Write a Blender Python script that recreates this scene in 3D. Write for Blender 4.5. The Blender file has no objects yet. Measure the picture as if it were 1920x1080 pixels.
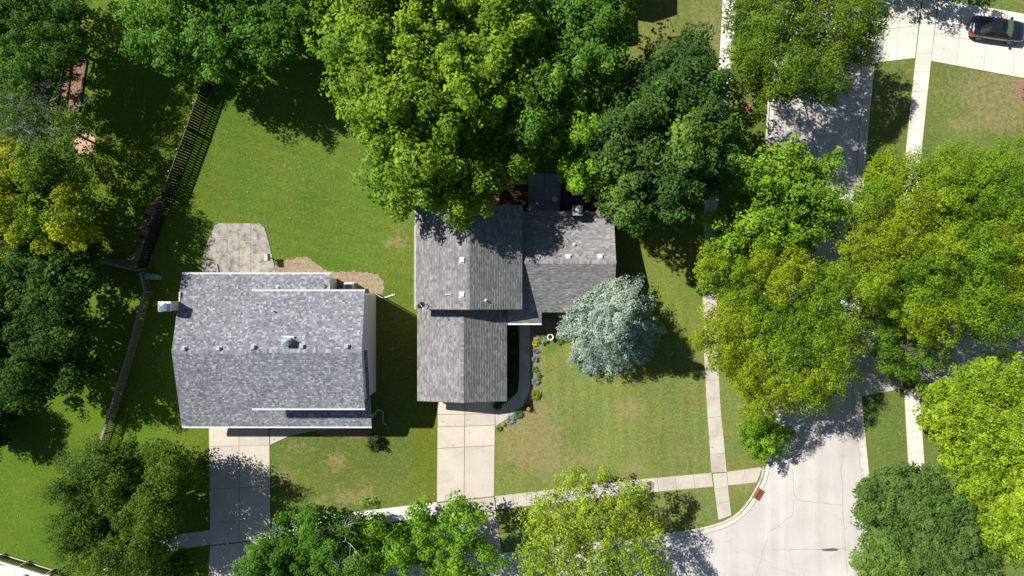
import bpy, math, random
import numpy as np
from mathutils import Vector, Matrix, noise
from mathutils.geometry import delaunay_2d_cdt

# ------------------------------------------------------------------ camera, sky, sun, exposure
S = 21.0                     # photo pixels per metre on the ground
H = 61.0                     # flying height of the camera
sc = bpy.context.scene
col = sc.collection
cam = bpy.data.objects.new('camera', bpy.data.cameras.new('camera'))
col.objects.link(cam)
cam.location = (0, 0, H)
cam.rotation_euler = (0, 0, 0)
cam.data.sensor_width = 36.0
cam.data.lens = 36.0 * H * S / 1920.0
cam.data.clip_start = 0.5
cam.data.clip_end = 3000
sc.camera = cam

SUNV = Vector((0.81, -0.452, -1.0)).normalized()       # the way the light travels
ELEV = math.asin(-SUNV.z)
w = bpy.data.worlds.new('World'); sc.world = w; w.use_nodes = True
nt = w.node_tree
sky = nt.nodes.new('ShaderNodeTexSky'); sky.sky_type = 'NISHITA'; sky.sun_disc = False
sky.sun_elevation = ELEV
sky.sun_rotation = math.atan2(-SUNV.x, -SUNV.y)
sky.air_density = 1.0; sky.dust_density = 0.6; sky.ozone_density = 1.0
bg = nt.nodes['Background']; bg.inputs['Strength'].default_value = 0.05
nt.links.new(sky.outputs[0], bg.inputs[0])
sl = bpy.data.lights.new('sun', 'SUN'); sl.energy = 4.6; sl.angle = math.radians(0.53); sl.color = (1.0, 0.965, 0.90)
so = bpy.data.objects.new('sun', sl); col.objects.link(so)
so.rotation_euler = SUNV.to_track_quat('-Z', 'Y').to_euler(); so.location = (-60, 40, 90)
sc.view_settings.view_transform = 'Standard'; sc.view_settings.look = 'None'
sc.view_settings.gamma = 1.0; sc.view_settings.use_curve_mapping = False
sc.view_settings.exposure = 0.72
sc.render.engine = 'CYCLES'
sc.cycles.max_bounces = 6; sc.cycles.diffuse_bounces = 2; sc.cycles.transmission_bounces = 3; sc.cycles.transparent_max_bounces = 4

rng = np.random.default_rng(7)
random.seed(7)

# ------------------------------------------------------------------ helpers
def G(px, py, z=0.0):
    """a point measured in the photo, standing at height z, as metres in the place"""
    k = (H - z) / H / S
    return ((px - 960) * k, (540 - py) * k, z)

def GP(px, py):          # ground-plan pixel (already without lean)
    return ((px - 960) / S, (540 - py) / S)

def on_surface(px, py, zf):
    z = 3.0
    for _ in range(12):
        x, y, _z = G(px, py, z); z = zf(x, y)
    return G(px, py, z)

def new_mat(name): 
    m = bpy.data.materials.new(name); m.use_nodes = True
    n = m.node_tree; b = n.nodes['Principled BSDF']
    return m, n, b

def N(n, t, **k):
    nd = n.nodes.new(t)
    for a, v in k.items(): setattr(nd, a, v)
    return nd

def noise_ramp(n, scale, stops, detail=4, rough=0.6, coord='Object', dist=0.0):
    tc = N(n, 'ShaderNodeTexCoord'); ns = N(n, 'ShaderNodeTexNoise')
    ns.inputs['Scale'].default_value = scale; ns.inputs['Detail'].default_value = detail
    ns.inputs['Roughness'].default_value = rough; ns.inputs['Distortion'].default_value = dist
    n.links.new(tc.outputs[coord], ns.inputs['Vector'])
    r = N(n, 'ShaderNodeValToRGB'); n.links.new(ns.outputs['Fac'], r.inputs[0])
    els = r.color_ramp.elements
    while len(els) < len(stops): els.new(0.5)
    for e, (p, c) in zip(els, stops):
        e.position = p; e.color = (c[0], c[1], c[2], 1) if not isinstance(c, (int, float)) else (c, c, c, 1)
    return r, ns

def mixc(n, a, b, fac, mode='MIX'):
    m = N(n, 'ShaderNodeMix', data_type='RGBA', blend_type=mode)
    for s, v in ((m.inputs[6], a), (m.inputs[7], b), (m.inputs[0], fac)):
        if hasattr(v, 'is_linked') or hasattr(v, 'links'): n.links.new(v, s)
        elif isinstance(v, (int, float)): s.default_value = v
        else: s.default_value = (v[0], v[1], v[2], 1)
    return m.outputs[2]

def bump(n, b, fac, strength=0.3, dist=0.02):
    bp = N(n, 'ShaderNodeBump'); bp.inputs['Strength'].default_value = strength; bp.inputs['Distance'].default_value = dist
    n.links.new(fac, bp.inputs['Height']); n.links.new(bp.outputs[0], b.inputs['Normal'])

def plain(name, c, rough=0.6, metal=0.0, spec=0.5, var=0.12, scale=6.0):
    m, n, b = new_mat(name)
    lo = tuple(v * (1 - var) for v in c); hi = tuple(min(1, v * (1 + var)) for v in c)
    r, ns = noise_ramp(n, scale, [(0.3, lo), (0.7, hi)])
    n.links.new(r.outputs[0], b.inputs['Base Color'])
    b.inputs['Roughness'].default_value = rough; b.inputs['Metallic'].default_value = metal
    b.inputs['Specular IOR Level'].default_value = spec
    return m

def attr_mat(name, rough=0.8, transl=0.0, spec=0.3, grain=None, tcol=None):
    m, n, b = new_mat(name)
    a = N(n, 'ShaderNodeAttribute', attribute_name='tint')
    c = a.outputs['Color']
    if grain:
        r, ns = noise_ramp(n, grain[0], [(0.3, 1 - grain[1]), (0.7, 1 + grain[1])], detail=5)
        c = mixc(n, c, r.outputs[0], 1.0, 'MULTIPLY')
    n.links.new(c, b.inputs['Base Color'])
    if name == 'asphalt shingle':
        rs, nss = noise_ramp(n, 0.45, [(0.3, 0.92), (0.7, 1.06)], detail=6); c = mixc(n, c, rs.outputs[0], 1.0, 'MULTIPLY'); n.links.new(c, b.inputs['Base Color'])
    if name == 'asphalt shingle': b.inputs['Diffuse Roughness'].default_value = 1.0
    b.inputs['Roughness'].default_value = rough; b.inputs['Specular IOR Level'].default_value = spec
    if transl > 0:
        t = N(n, 'ShaderNodeBsdfTranslucent'); t2 = mixc(n, c, tcol or (1.0, 0.95, 0.35), 1.0, 'MULTIPLY')
        n.links.new(t2, t.inputs['Color'])
        ms = N(n, 'ShaderNodeMixShader'); ms.inputs[0].default_value = transl
        n.links.new(b.outputs[0], ms.inputs[1]); n.links.new(t.outputs[0], ms.inputs[2])
        n.links.new(ms.outputs[0], n.nodes['Material Output'].inputs['Surface'])
    return m

def origin_of(o):
    v = Vector((0, 0, 0))
    while o is not None: v = v + o.location; o = o.parent
    return v

def link_mesh(name, me, parent=None, loc=None):
    o = bpy.data.objects.new(name, me); col.objects.link(o)
    if parent is not None: o.parent = parent
    if loc is not None: o.location = loc
    return o

def np_mesh(name, verts, faces, mat, tint=None, parent=None, smooth=False):
    """verts (n,3) in metres of the place, faces (m,k) all of one size"""
    verts = np.asarray(verts, dtype=np.float32); faces = np.asarray(faces, dtype=np.int32)
    if parent is not None: verts = verts - np.array(origin_of(parent), dtype=np.float32)
    me = bpy.data.meshes.new(name)
    k = faces.shape[1]
    me.vertices.add(len(verts)); me.vertices.foreach_set('co', verts.ravel())
    me.loops.add(faces.size); me.loops.foreach_set('vertex_index', faces.ravel())
    me.polygons.add(len(faces)); me.polygons.foreach_set('loop_start', np.arange(0, faces.size, k, dtype=np.int32))
    me.polygons.foreach_set('loop_total', np.full(len(faces), k, dtype=np.int32))
    if smooth: me.polygons.foreach_set('use_smooth', np.ones(len(faces), dtype=bool))
    if tint is not None:
        a = me.color_attributes.new('tint', 'FLOAT_COLOR', 'POINT')
        c = np.ones((len(verts), 4), dtype=np.float32); c[:, :3] = tint
        a.data.foreach_set('color', c.ravel())
    me.materials.append(mat); me.update(calc_edges=True)
    return link_mesh(name, me, parent)

class MB:
    def __init__(s): s.v = []; s.f = []
    def add(s, vs, fs):
        o = len(s.v); s.v += [tuple(p) for p in vs]; s.f += [tuple(i + o for i in f) for f in fs]; return s
    def box(s, x0, y0, z0, x1, y1, z1):
        return s.add([(x0,y0,z0),(x1,y0,z0),(x1,y1,z0),(x0,y1,z0),(x0,y0,z1),(x1,y0,z1),(x1,y1,z1),(x0,y1,z1)],
                     [(0,3,2,1),(4,5,6,7),(0,1,5,4),(1,2,6,5),(2,3,7,6),(3,0,4,7)])
    def prism(s, poly, z0, z1, bottom=True):
        """poly: ccw list of (x,y) or (x,y,dz)"""
        n = len(poly)
        lo = [(p[0], p[1], z0 + (p[2] if len(p) > 2 else 0)) for p in poly]; hi = [(p[0], p[1], z1 + (p[2] if len(p) > 2 else 0)) for p in poly]
        fs = [tuple(range(n, 2 * n))] + [(i, (i + 1) % n, n + (i + 1) % n, n + i) for i in range(n)]
        if bottom: fs.append(tuple(range(n - 1, -1, -1)))
        return s.add(lo + hi, fs)
    def bar(s, a, b, w, h, up=(0, 0, 1)):
        a = Vector(a); b = Vector(b); d = (b - a).normalized(); up = Vector(up)
        if abs(d.dot(up)) > 0.99: up = Vector((1, 0, 0))
        r = d.cross(up).normalized() * (w / 2); u = r.cross(d).normalized() * (h / 2)
        vs = [p + i * r + j * u for p in (a, b) for i, j in ((-1,-1),(1,-1),(1,1),(-1,1))]
        return s.add(vs, [(0,1,2,3),(7,6,5,4),(0,4,5,1),(1,5,6,2),(2,6,7,3),(3,7,4,0)])
    def tube(s, pts, rad, n=6, cap=True):
        pts = [Vector(p) for p in pts]
        if not hasattr(rad, '__len__'): rad = [rad] * len(pts)
        o = len(s.v); ref = None
        for i, p in enumerate(pts):
            d = (pts[min(i + 1, len(pts) - 1)] - pts[max(i - 1, 0)]).normalized()
            if ref is None: ref = Vector((0, 0, 1)) if abs(d.z) < 0.9 else Vector((1, 0, 0))
            a = d.cross(ref).normalized(); b = d.cross(a).normalized(); ref = a.cross(d)
            for k in range(n):
                t = 2 * math.pi * k / n; q = p + (a * math.cos(t) + b * math.sin(t)) * rad[i]
                s.v.append(tuple(q))
        for i in range(len(pts) - 1):
            for k in range(n):
                s.f.append((o + i * n + k, o + i * n + (k + 1) % n, o + (i + 1) * n + (k + 1) % n, o + (i + 1) * n + k))
        if cap:
            s.f.append(tuple(o + k for k in range(n - 1, -1, -1))); s.f.append(tuple(o + (len(pts) - 1) * n + k for k in range(n)))
        return s
    def lathe(s, c, prof, n=16, sx=1, sy=1):
        o = len(s.v)
        for r, z in prof:
            for k in range(n):
                t = 2 * math.pi * k / n; s.v.append((c[0] + r * sx * math.cos(t), c[1] + r * sy * math.sin(t), c[2] + z))
        for i in range(len(prof) - 1):
            for k in range(n):
                s.f.append((o + i * n + k, o + i * n + (k + 1) % n, o + (i + 1) * n + (k + 1) % n, o + (i + 1) * n + k))
        s.f.append(tuple(o + k for k in range(n - 1, -1, -1))); s.f.append(tuple(o + (len(prof) - 1) * n + k for k in range(n)))
        return s
    def build(s, name, mat, parent=None, smooth=False, bevel=0):
        off = origin_of(parent) if parent is not None else Vector((0, 0, 0))
        me = bpy.data.meshes.new(name)
        me.from_pydata([tuple(Vector(v) - off) for v in s.v], [], s.f)
        me.materials.append(mat)
        if smooth: me.polygons.foreach_set('use_smooth', np.ones(len(me.polygons), dtype=bool))
        me.update()
        o = link_mesh(name, me, parent)
        if bevel:
            b = o.modifiers.new('bevel', 'BEVEL'); b.width = bevel; b.segments = 2; b.limit_method = 'ANGLE'
        return o

def thing(name, label, cat, loc, group=None):
    o = bpy.data.objects.new(name, None); col.objects.link(o); o.location = loc; o.empty_display_size = 0.3
    return tag(o, label, cat, group)
def tag(o, label, cat, group=None):
    o['label'] = label; o['category'] = cat
    if group: o['group'] = group
    return o
def struct(o, label=None):
    o['kind'] = 'structure'
    if label: o['label'] = label
    return o
def stuff(o, label=None):
    o['kind'] = 'stuff'
    if label: o['label'] = label
    return o

# ------------------------------------------------------------------ value noise for numpy
def vnoise(x, y, scale, seed=0):
    r = np.random.default_rng(seed); T = r.random((256, 256)).astype(np.float32)
    X = x * scale; Y = y * scale
    xi = np.floor(X).astype(int); yi = np.floor(Y).astype(int); fx = X - xi; fy = Y - yi
    fx = fx * fx * (3 - 2 * fx); fy = fy * fy * (3 - 2 * fy)
    a = T[xi & 255, yi & 255]; b = T[(xi + 1) & 255, yi & 255]; c = T[xi & 255, (yi + 1) & 255]; d = T[(xi + 1) & 255, (yi + 1) & 255]
    return (a * (1 - fx) + b * fx) * (1 - fy) + (c * (1 - fx) + d * fx) * fy
def fbm(x, y, scale, seed=0, o=4):
    s = 0; a = 0.5; t = 0
    for i in range(o):
        s = s + a * vnoise(x, y, scale * 2 ** i, seed + i); t += a; a *= 0.55
    return s / t

# ------------------------------------------------------------------ materials
def concrete(name, base, stain=0.18, scale=0.6, warm=(1, 1, 1)):
    m, n, b = new_mat(name)
    lo = tuple(v * (1 - stain) for v in base); hi = tuple(min(1, v * (1 + stain * 0.5)) for v in base)
    r, ns = noise_ramp(n, scale, [(0.36, lo), (0.5, base), (0.64, hi)], detail=9, rough=0.72)
    r2, ns2 = noise_ramp(n, 35, [(0.35, 0.86), (0.65, 1.08)], detail=4)
    c = mixc(n, r.outputs[0], r2.outputs[0], 1.0, 'MULTIPLY')
    a = N(n, 'ShaderNodeObjectInfo'); rr = N(n, 'ShaderNodeValToRGB'); n.links.new(a.outputs['Random'], rr.inputs[0])
    rr.color_ramp.elements[0].color = (0.90, 0.90, 0.91, 1); rr.color_ramp.elements[1].color = (1.04, 1.03, 1.0, 1)
    c = mixc(n, c, rr.outputs[0], 1.0, 'MULTIPLY')
    n.links.new(c, b.inputs['Base Color']); b.inputs['Roughness'].default_value = 0.85; b.inputs['Specular IOR Level'].default_value = 0.2
    bump(n, b, ns2.outputs['Fac'], 0.25, 0.01)
    return m

M = {}
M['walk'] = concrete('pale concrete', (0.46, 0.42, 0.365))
M['walk_new'] = concrete('new white concrete', (0.62, 0.60, 0.57), 0.08)
M['drive'] = concrete('driveway concrete', (0.50, 0.445, 0.38), 0.14, 0.35)
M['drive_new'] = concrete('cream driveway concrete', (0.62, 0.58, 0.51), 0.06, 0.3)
M['patio'] = concrete('weathered patio concrete', (0.31, 0.285, 0.25), 0.62, 1.3)
M['kerb'] = concrete('kerb concrete', (0.58, 0.53, 0.47), 0.2, 1.2)
M['joint'] = plain('joint filler', (0.10, 0.085, 0.065), 0.95, var=0.3, scale=9)
M['joint_dirt'] = plain('sandy joint soil', (0.42, 0.37, 0.31), 0.95, var=0.3, scale=9)
M['white'] = plain('white painted metal', (0.78, 0.78, 0.76), 0.45)
M['siding'] = plain('pale blue grey vinyl siding', (0.60, 0.62, 0.70), 0.6, var=0.03)
M['siding_tan'] = plain('tan siding', (0.45, 0.36, 0.28), 0.7, var=0.06)
M['brick'] = plain('brown brickwork', (0.22, 0.12, 0.085), 0.85, var=0.3, scale=12)
M['cap'] = plain('galvanised cap', (0.50, 0.60, 0.70), 0.35, 0.7, var=0.06)
M['vent_grey'] = plain('grey vent plastic', (0.34, 0.34, 0.36), 0.55)
M['vent_dark'] = plain('dark vent plastic', (0.10, 0.10, 0.11), 0.6)
M['vent_white'] = plain('white vent metal', (0.62, 0.61, 0.60), 0.4)
M['black'] = plain('black painted picket', (0.012, 0.012, 0.014), 0.5, var=0.3)
M['wood'] = plain('weathered wood', (0.20, 0.16, 0.12), 0.85, var=0.35, scale=14)
M['wood_grey'] = plain('grey weathered wood', (0.22, 0.205, 0.20), 0.8, var=0.25, scale=14)
M['wood_cream'] = plain('cream wood', (0.55, 0.49, 0.40), 0.7, var=0.15)
M['wood_dark'] = plain('dark brown wood', (0.09, 0.065, 0.045), 0.8, var=0.3, scale=10)
M['bark'] = plain('grey brown bark', (0.14, 0.115, 0.09), 0.95, var=0.4, scale=9)
M['twig'] = plain('bare grey twig', (0.34, 0.32, 0.29), 0.9, var=0.2, scale=9)
M['rust'] = plain('rusty iron', (0.24, 0.085, 0.045), 0.8, var=0.4, scale=22)
M['dark'] = plain('dark void', (0.008, 0.008, 0.009), 0.9)
M['red'] = plain('red hydrant paint', (0.62, 0.035, 0.025), 0.4)
M['silver'] = plain('silver paint', (0.55, 0.55, 0.55), 0.35, 0.6)
M['mint'] = plain('mint green utility box paint', (0.16, 0.34, 0.29), 0.5)
M['terracotta'] = plain('terracotta', (0.32, 0.11, 0.06), 0.8)
M['navy'] = plain('dark navy canopy cloth', (0.012, 0.014, 0.035), 0.9)
M['bluestone'] = concrete('blue grey patio', (0.19, 0.21, 0.26), 0.25, 1.2)
M['stone'] = plain('pale cast stone', (0.72, 0.68, 0.62), 0.8)
M['water'] = plain('dark basin water', (0.02, 0.02, 0.02), 0.1)
M['shade_metal'] = plain('dish grey metal', (0.13, 0.15, 0.18), 0.5)
M['grill'] = plain('pale blue grey grill lid', (0.34, 0.40, 0.44), 0.45, 0.2)
M['glass'] = plain('window glass', (0.03, 0.04, 0.05), 0.08, spec=0.8)
M['shingle'] = attr_mat('asphalt shingle', 0.92, 0, 0.15, (28, 0.12))
M['leaf'] = attr_mat('leaf', 0.6, 0.36, 0.12, tcol=(0.85, 1.0, 0.35))
M['needle'] = attr_mat('blue needle', 0.7, 0.12, 0.2, tcol=(0.8, 0.9, 0.7))
M['flower'] = attr_mat('flower petal', 0.6, 0.2, 0.2)

# mulch, soil
def soil(name, cs, scale=7):
    m, n, b = new_mat(name)
    r, ns = noise_ramp(n, scale, [(0.30, cs[0]), (0.5, cs[1]), (0.68, cs[2])], detail=10, rough=0.8)
    n.links.new(r.outputs[0], b.inputs['Base Color']); b.inputs['Roughness'].default_value = 0.98; b.inputs['Specular IOR Level'].default_value = 0.1
    bump(n, b, ns.outputs['Fac'], 0.8, 0.05)
    return m
M['sand'] = soil('orange sandy soil', ((0.14, 0.105, 0.07), (0.27, 0.205, 0.14), (0.40, 0.325, 0.24)), 3.5)
M['dirt'] = soil('grey brown soil', ((0.12, 0.085, 0.055), (0.22, 0.165, 0.115), (0.32, 0.25, 0.18)))
M['mulch'] = soil('reddish wood mulch', ((0.11, 0.06, 0.04), (0.24, 0.14, 0.095), (0.46, 0.31, 0.22)), 9)
M['mulch_dark'] = soil('dark brown mulch', ((0.02, 0.013, 0.009), (0.045, 0.03, 0.02), (0.09, 0.06, 0.04)), 9)  # very dark brown mulch, mottled by noise
M['chips'] = soil('pale wood chips', ((0.24, 0.13, 0.08), (0.50, 0.33, 0.22), (0.66, 0.50, 0.36)), 9)

# lawn: colour laid down per place, blade grain from noise
def lawn_mat():
    m, n, b = new_mat('lawn')
    a = N(n, 'ShaderNodeAttribute', attribute_name='tint')
    tc = N(n, 'ShaderNodeTexCoord')
    r1, n1 = noise_ramp(n, 5.0, [(0.36, 0.52), (0.5, 1.0), (0.64, 1.55)], detail=9, rough=0.9)
    r2, n2 = noise_ramp(n, 1.3, [(0.3, (0.86, 0.93, 0.9)), (0.7, (1.14, 1.06, 1.1))], detail=5, rough=0.7)
    r3, n3 = noise_ramp(n, 2.6, [(0.0, 0.0), (1.0, 1.0)], detail=9, rough=0.85)
    c = mixc(n, a.outputs['Color'], r1.outputs[0], 1.0, 'MULTIPLY')
    c = mixc(n, c, r2.outputs[0], 1.0, 'MULTIPLY')
    f = N(n, 'ShaderNodeMath', operation='MULTIPLY_ADD'); n.links.new(a.outputs['Alpha'], f.inputs[0]); f.inputs[1].default_value = 0.155; n.links.new(n3.outputs['Fac'], f.inputs[2])
    f2 = N(n, 'ShaderNodeMapRange'); n.links.new(f.outputs[0], f2.inputs[0]); f2.inputs[1].default_value = 0.585; f2.inputs[2].default_value = 0.73; f2.inputs[4].default_value = 0.9
    r4, n4 = noise_ramp(n, 14, [(0.3, (0.17, 0.125, 0.06)), (0.7, (0.36, 0.28, 0.15))], detail=6, rough=0.8)
    c = mixc(n, c, r4.outputs[0], f2.outputs[0])
    n.links.new(c, b.inputs['Base Color']); b.inputs['Roughness'].default_value = 0.95; b.inputs['Specular IOR Level'].default_value = 0.08
    bump(n, b, n1.outputs['Fac'], 0.7, 0.06)
    return m
M['lawn'] = lawn_mat()

def road_mat():
    m, n, b = new_mat('worn pale concrete road')
    r, ns = noise_ramp(n, 0.22, [(0.3, (0.43, 0.405, 0.385)), (0.6, (0.51, 0.485, 0.46)), (0.8, (0.55, 0.525, 0.50))], detail=9, rough=0.6)
    r2, ns2 = noise_ramp(n, 22, [(0.3, 0.86), (0.7, 1.1)], detail=5, rough=0.8)
    c = mixc(n, r.outputs[0], r2.outputs[0], 1.0, 'MULTIPLY')
    # wheel-polished lanes, soft streaks along the street
    tc = N(n, 'ShaderNodeTexCoord'); mp = N(n, 'ShaderNodeMapping'); mp.inputs['Scale'].default_value = (0.9, 0.05, 1)
    n.links.new(tc.outputs['Object'], mp.inputs['Vector'])
    ns3 = N(n, 'ShaderNodeTexNoise'); ns3.inputs['Scale'].default_value = 1.0; ns3.inputs['Detail'].default_value = 4
    n.links.new(mp.outputs[0], ns3.inputs['Vector'])
    r3 = N(n, 'ShaderNodeValToRGB'); n.links.new(ns3.outputs['Fac'], r3.inputs[0])
    r3.color_ramp.elements[0].position = 0.35; r3.color_ramp.elements[0].color = (0.90, 0.89, 0.89, 1)
    r3.color_ramp.elements[1].position = 0.6; r3.color_ramp.elements[1].color = (1.03, 1.03, 1.03, 1)
    c = mixc(n, c, r3.outputs[0], 1.0, 'MULTIPLY')
    # fine cracks
    vo = N(n, 'ShaderNodeTexVoronoi', feature='DISTANCE_TO_EDGE'); vo.inputs['Scale'].default_value = 0.16
    wn = N(n, 'ShaderNodeTexNoise'); wn.inputs['Scale'].default_value = 0.8; wn.inputs['Detail'].default_value = 6
    n.links.new(tc.outputs['Object'], wn.inputs['Vector'])
    av = N(n, 'ShaderNodeVectorMath', operation='MULTIPLY_ADD'); n.links.new(wn.outputs['Color'], av.inputs[0]); av.inputs[1].default_value = (2.4, 2.4, 0); n.links.new(tc.outputs['Object'], av.inputs[2])
    n.links.new(av.outputs[0], vo.inputs['Vector'])
    rc = N(n, 'ShaderNodeValToRGB'); n.links.new(vo.outputs['Distance'], rc.inputs[0])
    rc.color_ramp.elements[0].position = 0.0; rc.color_ramp.elements[0].color = (0.90, 0.89, 0.88, 1)
    rc.color_ramp.elements[1].position = 0.007; rc.color_ramp.elements[1].color = (1, 1, 1, 1)
    c = mixc(n, c, rc.outputs[0], 1.0, 'MULTIPLY')
    n.links.new(c, b.inputs['Base Color']); b.inputs['Roughness'].default_value = 0.9; b.inputs['Specular IOR Level'].default_value = 0.15
    bump(n, b, ns2.outputs['Fac'], 0.25, 0.01)
    return m
M['road'] = road_mat()
def soften(p, k):
    m = np.mean(p, 0); return [tuple(m + (np.array(c) - m) * k) for c in p]

# ------------------------------------------------------------------ ground, road
def interp_poly(pts, step=0.6):
    out = []
    for a, b in zip(pts, pts[1:] + pts[:1]):
        L = math.dist(a, b); k = max(1, int(L / step))
        if L > 60: k = max(1, int(L / 6))
        for i in range(k): out.append((a[0] + (b[0] - a[0]) * i / k, a[1] + (b[1] - a[1]) * i / k))
    return out
def smooth_line(pts, it=2):
    for _ in range(it):
        q = [pts[0]]
        for a, b in zip(pts, pts[1:]):
            q.append((a[0] * .75 + b[0] * .25, a[1] * .75 + b[1] * .25)); q.append((a[0] * .25 + b[0] * .75, a[1] * .25 + b[1] * .75))
        q.append(pts[-1]); pts = q
    return pts
def inside(X, Y, poly):
    r = np.zeros(X.shape, dtype=bool); n = len(poly)
    for i in range(n):
        x0, y0 = poly[i]; x1, y1 = poly[(i + 1) % n]
        if y0 == y1: continue
        c = ((y0 > Y) != (y1 > Y)) & (X < (x1 - x0) * (Y - y0) / (y1 - y0) + x0)
        r ^= c
    return r
def blur_in(X, Y, cx, cy, rx, ry=None):
    ry = ry or rx; x, y = GP(cx, cy)
    return np.exp(-(((X - x) / (rx / S)) ** 2 + ((Y - y) / (ry / S)) ** 2))

west_kerb = smooth_line([GP(*p) for p in [(1500,-420),(1478,-200),(1457,0),(1441,160),(1434,300),(1427,450),(1424,640),(1427,780),(1431,850),(1431,885),(1418,915),(1400,945),(1375,970),(1335,986),(1280,996),(1215,1007),(1120,1017),(1000,1030),(935,1038),(800,1056),(640,1080),(400,1116),(100,1160),(-400,1240)]], 2)
east_kerb = smooth_line([GP(*p) for p in [(1695,-420),(1664,-120),(1640,110),(1619,330),(1611,500),(1611,620),(1614,740),(1628,880),(1640,1000),(1652,1100),(1665,1280),(1690,1700)]], 2)
far_side = [GP(*p) for p in [(1480,1700),(1440,1330),(1380,1270),(1250,1245),(900,1275),(400,1340),(-400,1440)]]
road_poly = west_kerb + far_side[::-1] + east_kerb[::-1]
road_out = interp_poly(road_poly, 0.5)

pad = 47
gx = np.concatenate([-np.geomspace(600, 48, 9), np.arange(-47.0, 47.01, 0.42), np.geomspace(48, 600, 9)])
gy = np.concatenate([-np.geomspace(600, 29, 10), np.arange(-28.0, 28.01, 0.42), np.geomspace(29, 600, 10)])
XX, YY = np.meshgrid(gx, gy); px = XX.ravel(); py = YY.ravel()
jit = (np.abs(px) < 46.9) & (np.abs(py) < 27.9)
px = px + jit * rng.uniform(-0.1, 0.1, px.shape); py = py + jit * rng.uniform(-0.1, 0.1, py.shape)
# keep points clear of the outline
ro = np.array(road_out)
keep = np.ones(len(px), dtype=bool)
for c in range(0, len(px), 4000):
    d = np.hypot(px[c:c+4000, None] - ro[None, :, 0], py[c:c+4000, None] - ro[None, :, 1]).min(1); keep[c:c+4000] = d > 0.2
keep &= ~inside(px, py, road_out)
pts = [Vector((float(a), float(b))) for a, b in zip(px[keep], py[keep])]
nr = len(road_out); base = len(pts)
pts += [Vector(p) for p in road_out]
edges = [(base + i, base + (i + 1) % nr) for i in range(nr)]
vco, ved, vf, *_ = delaunay_2d_cdt(pts, edges, [], 0, 1e-4)
vco = np.array([(v.x, v.y) for v in vco]); F = np.array([f for f in vf if len(f) == 3])
cen = vco[F].mean(1)
F = F[~inside(cen[:, 0], cen[:, 1], road_out)]
gX, gY = vco[:, 0], vco[:, 1]

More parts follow.
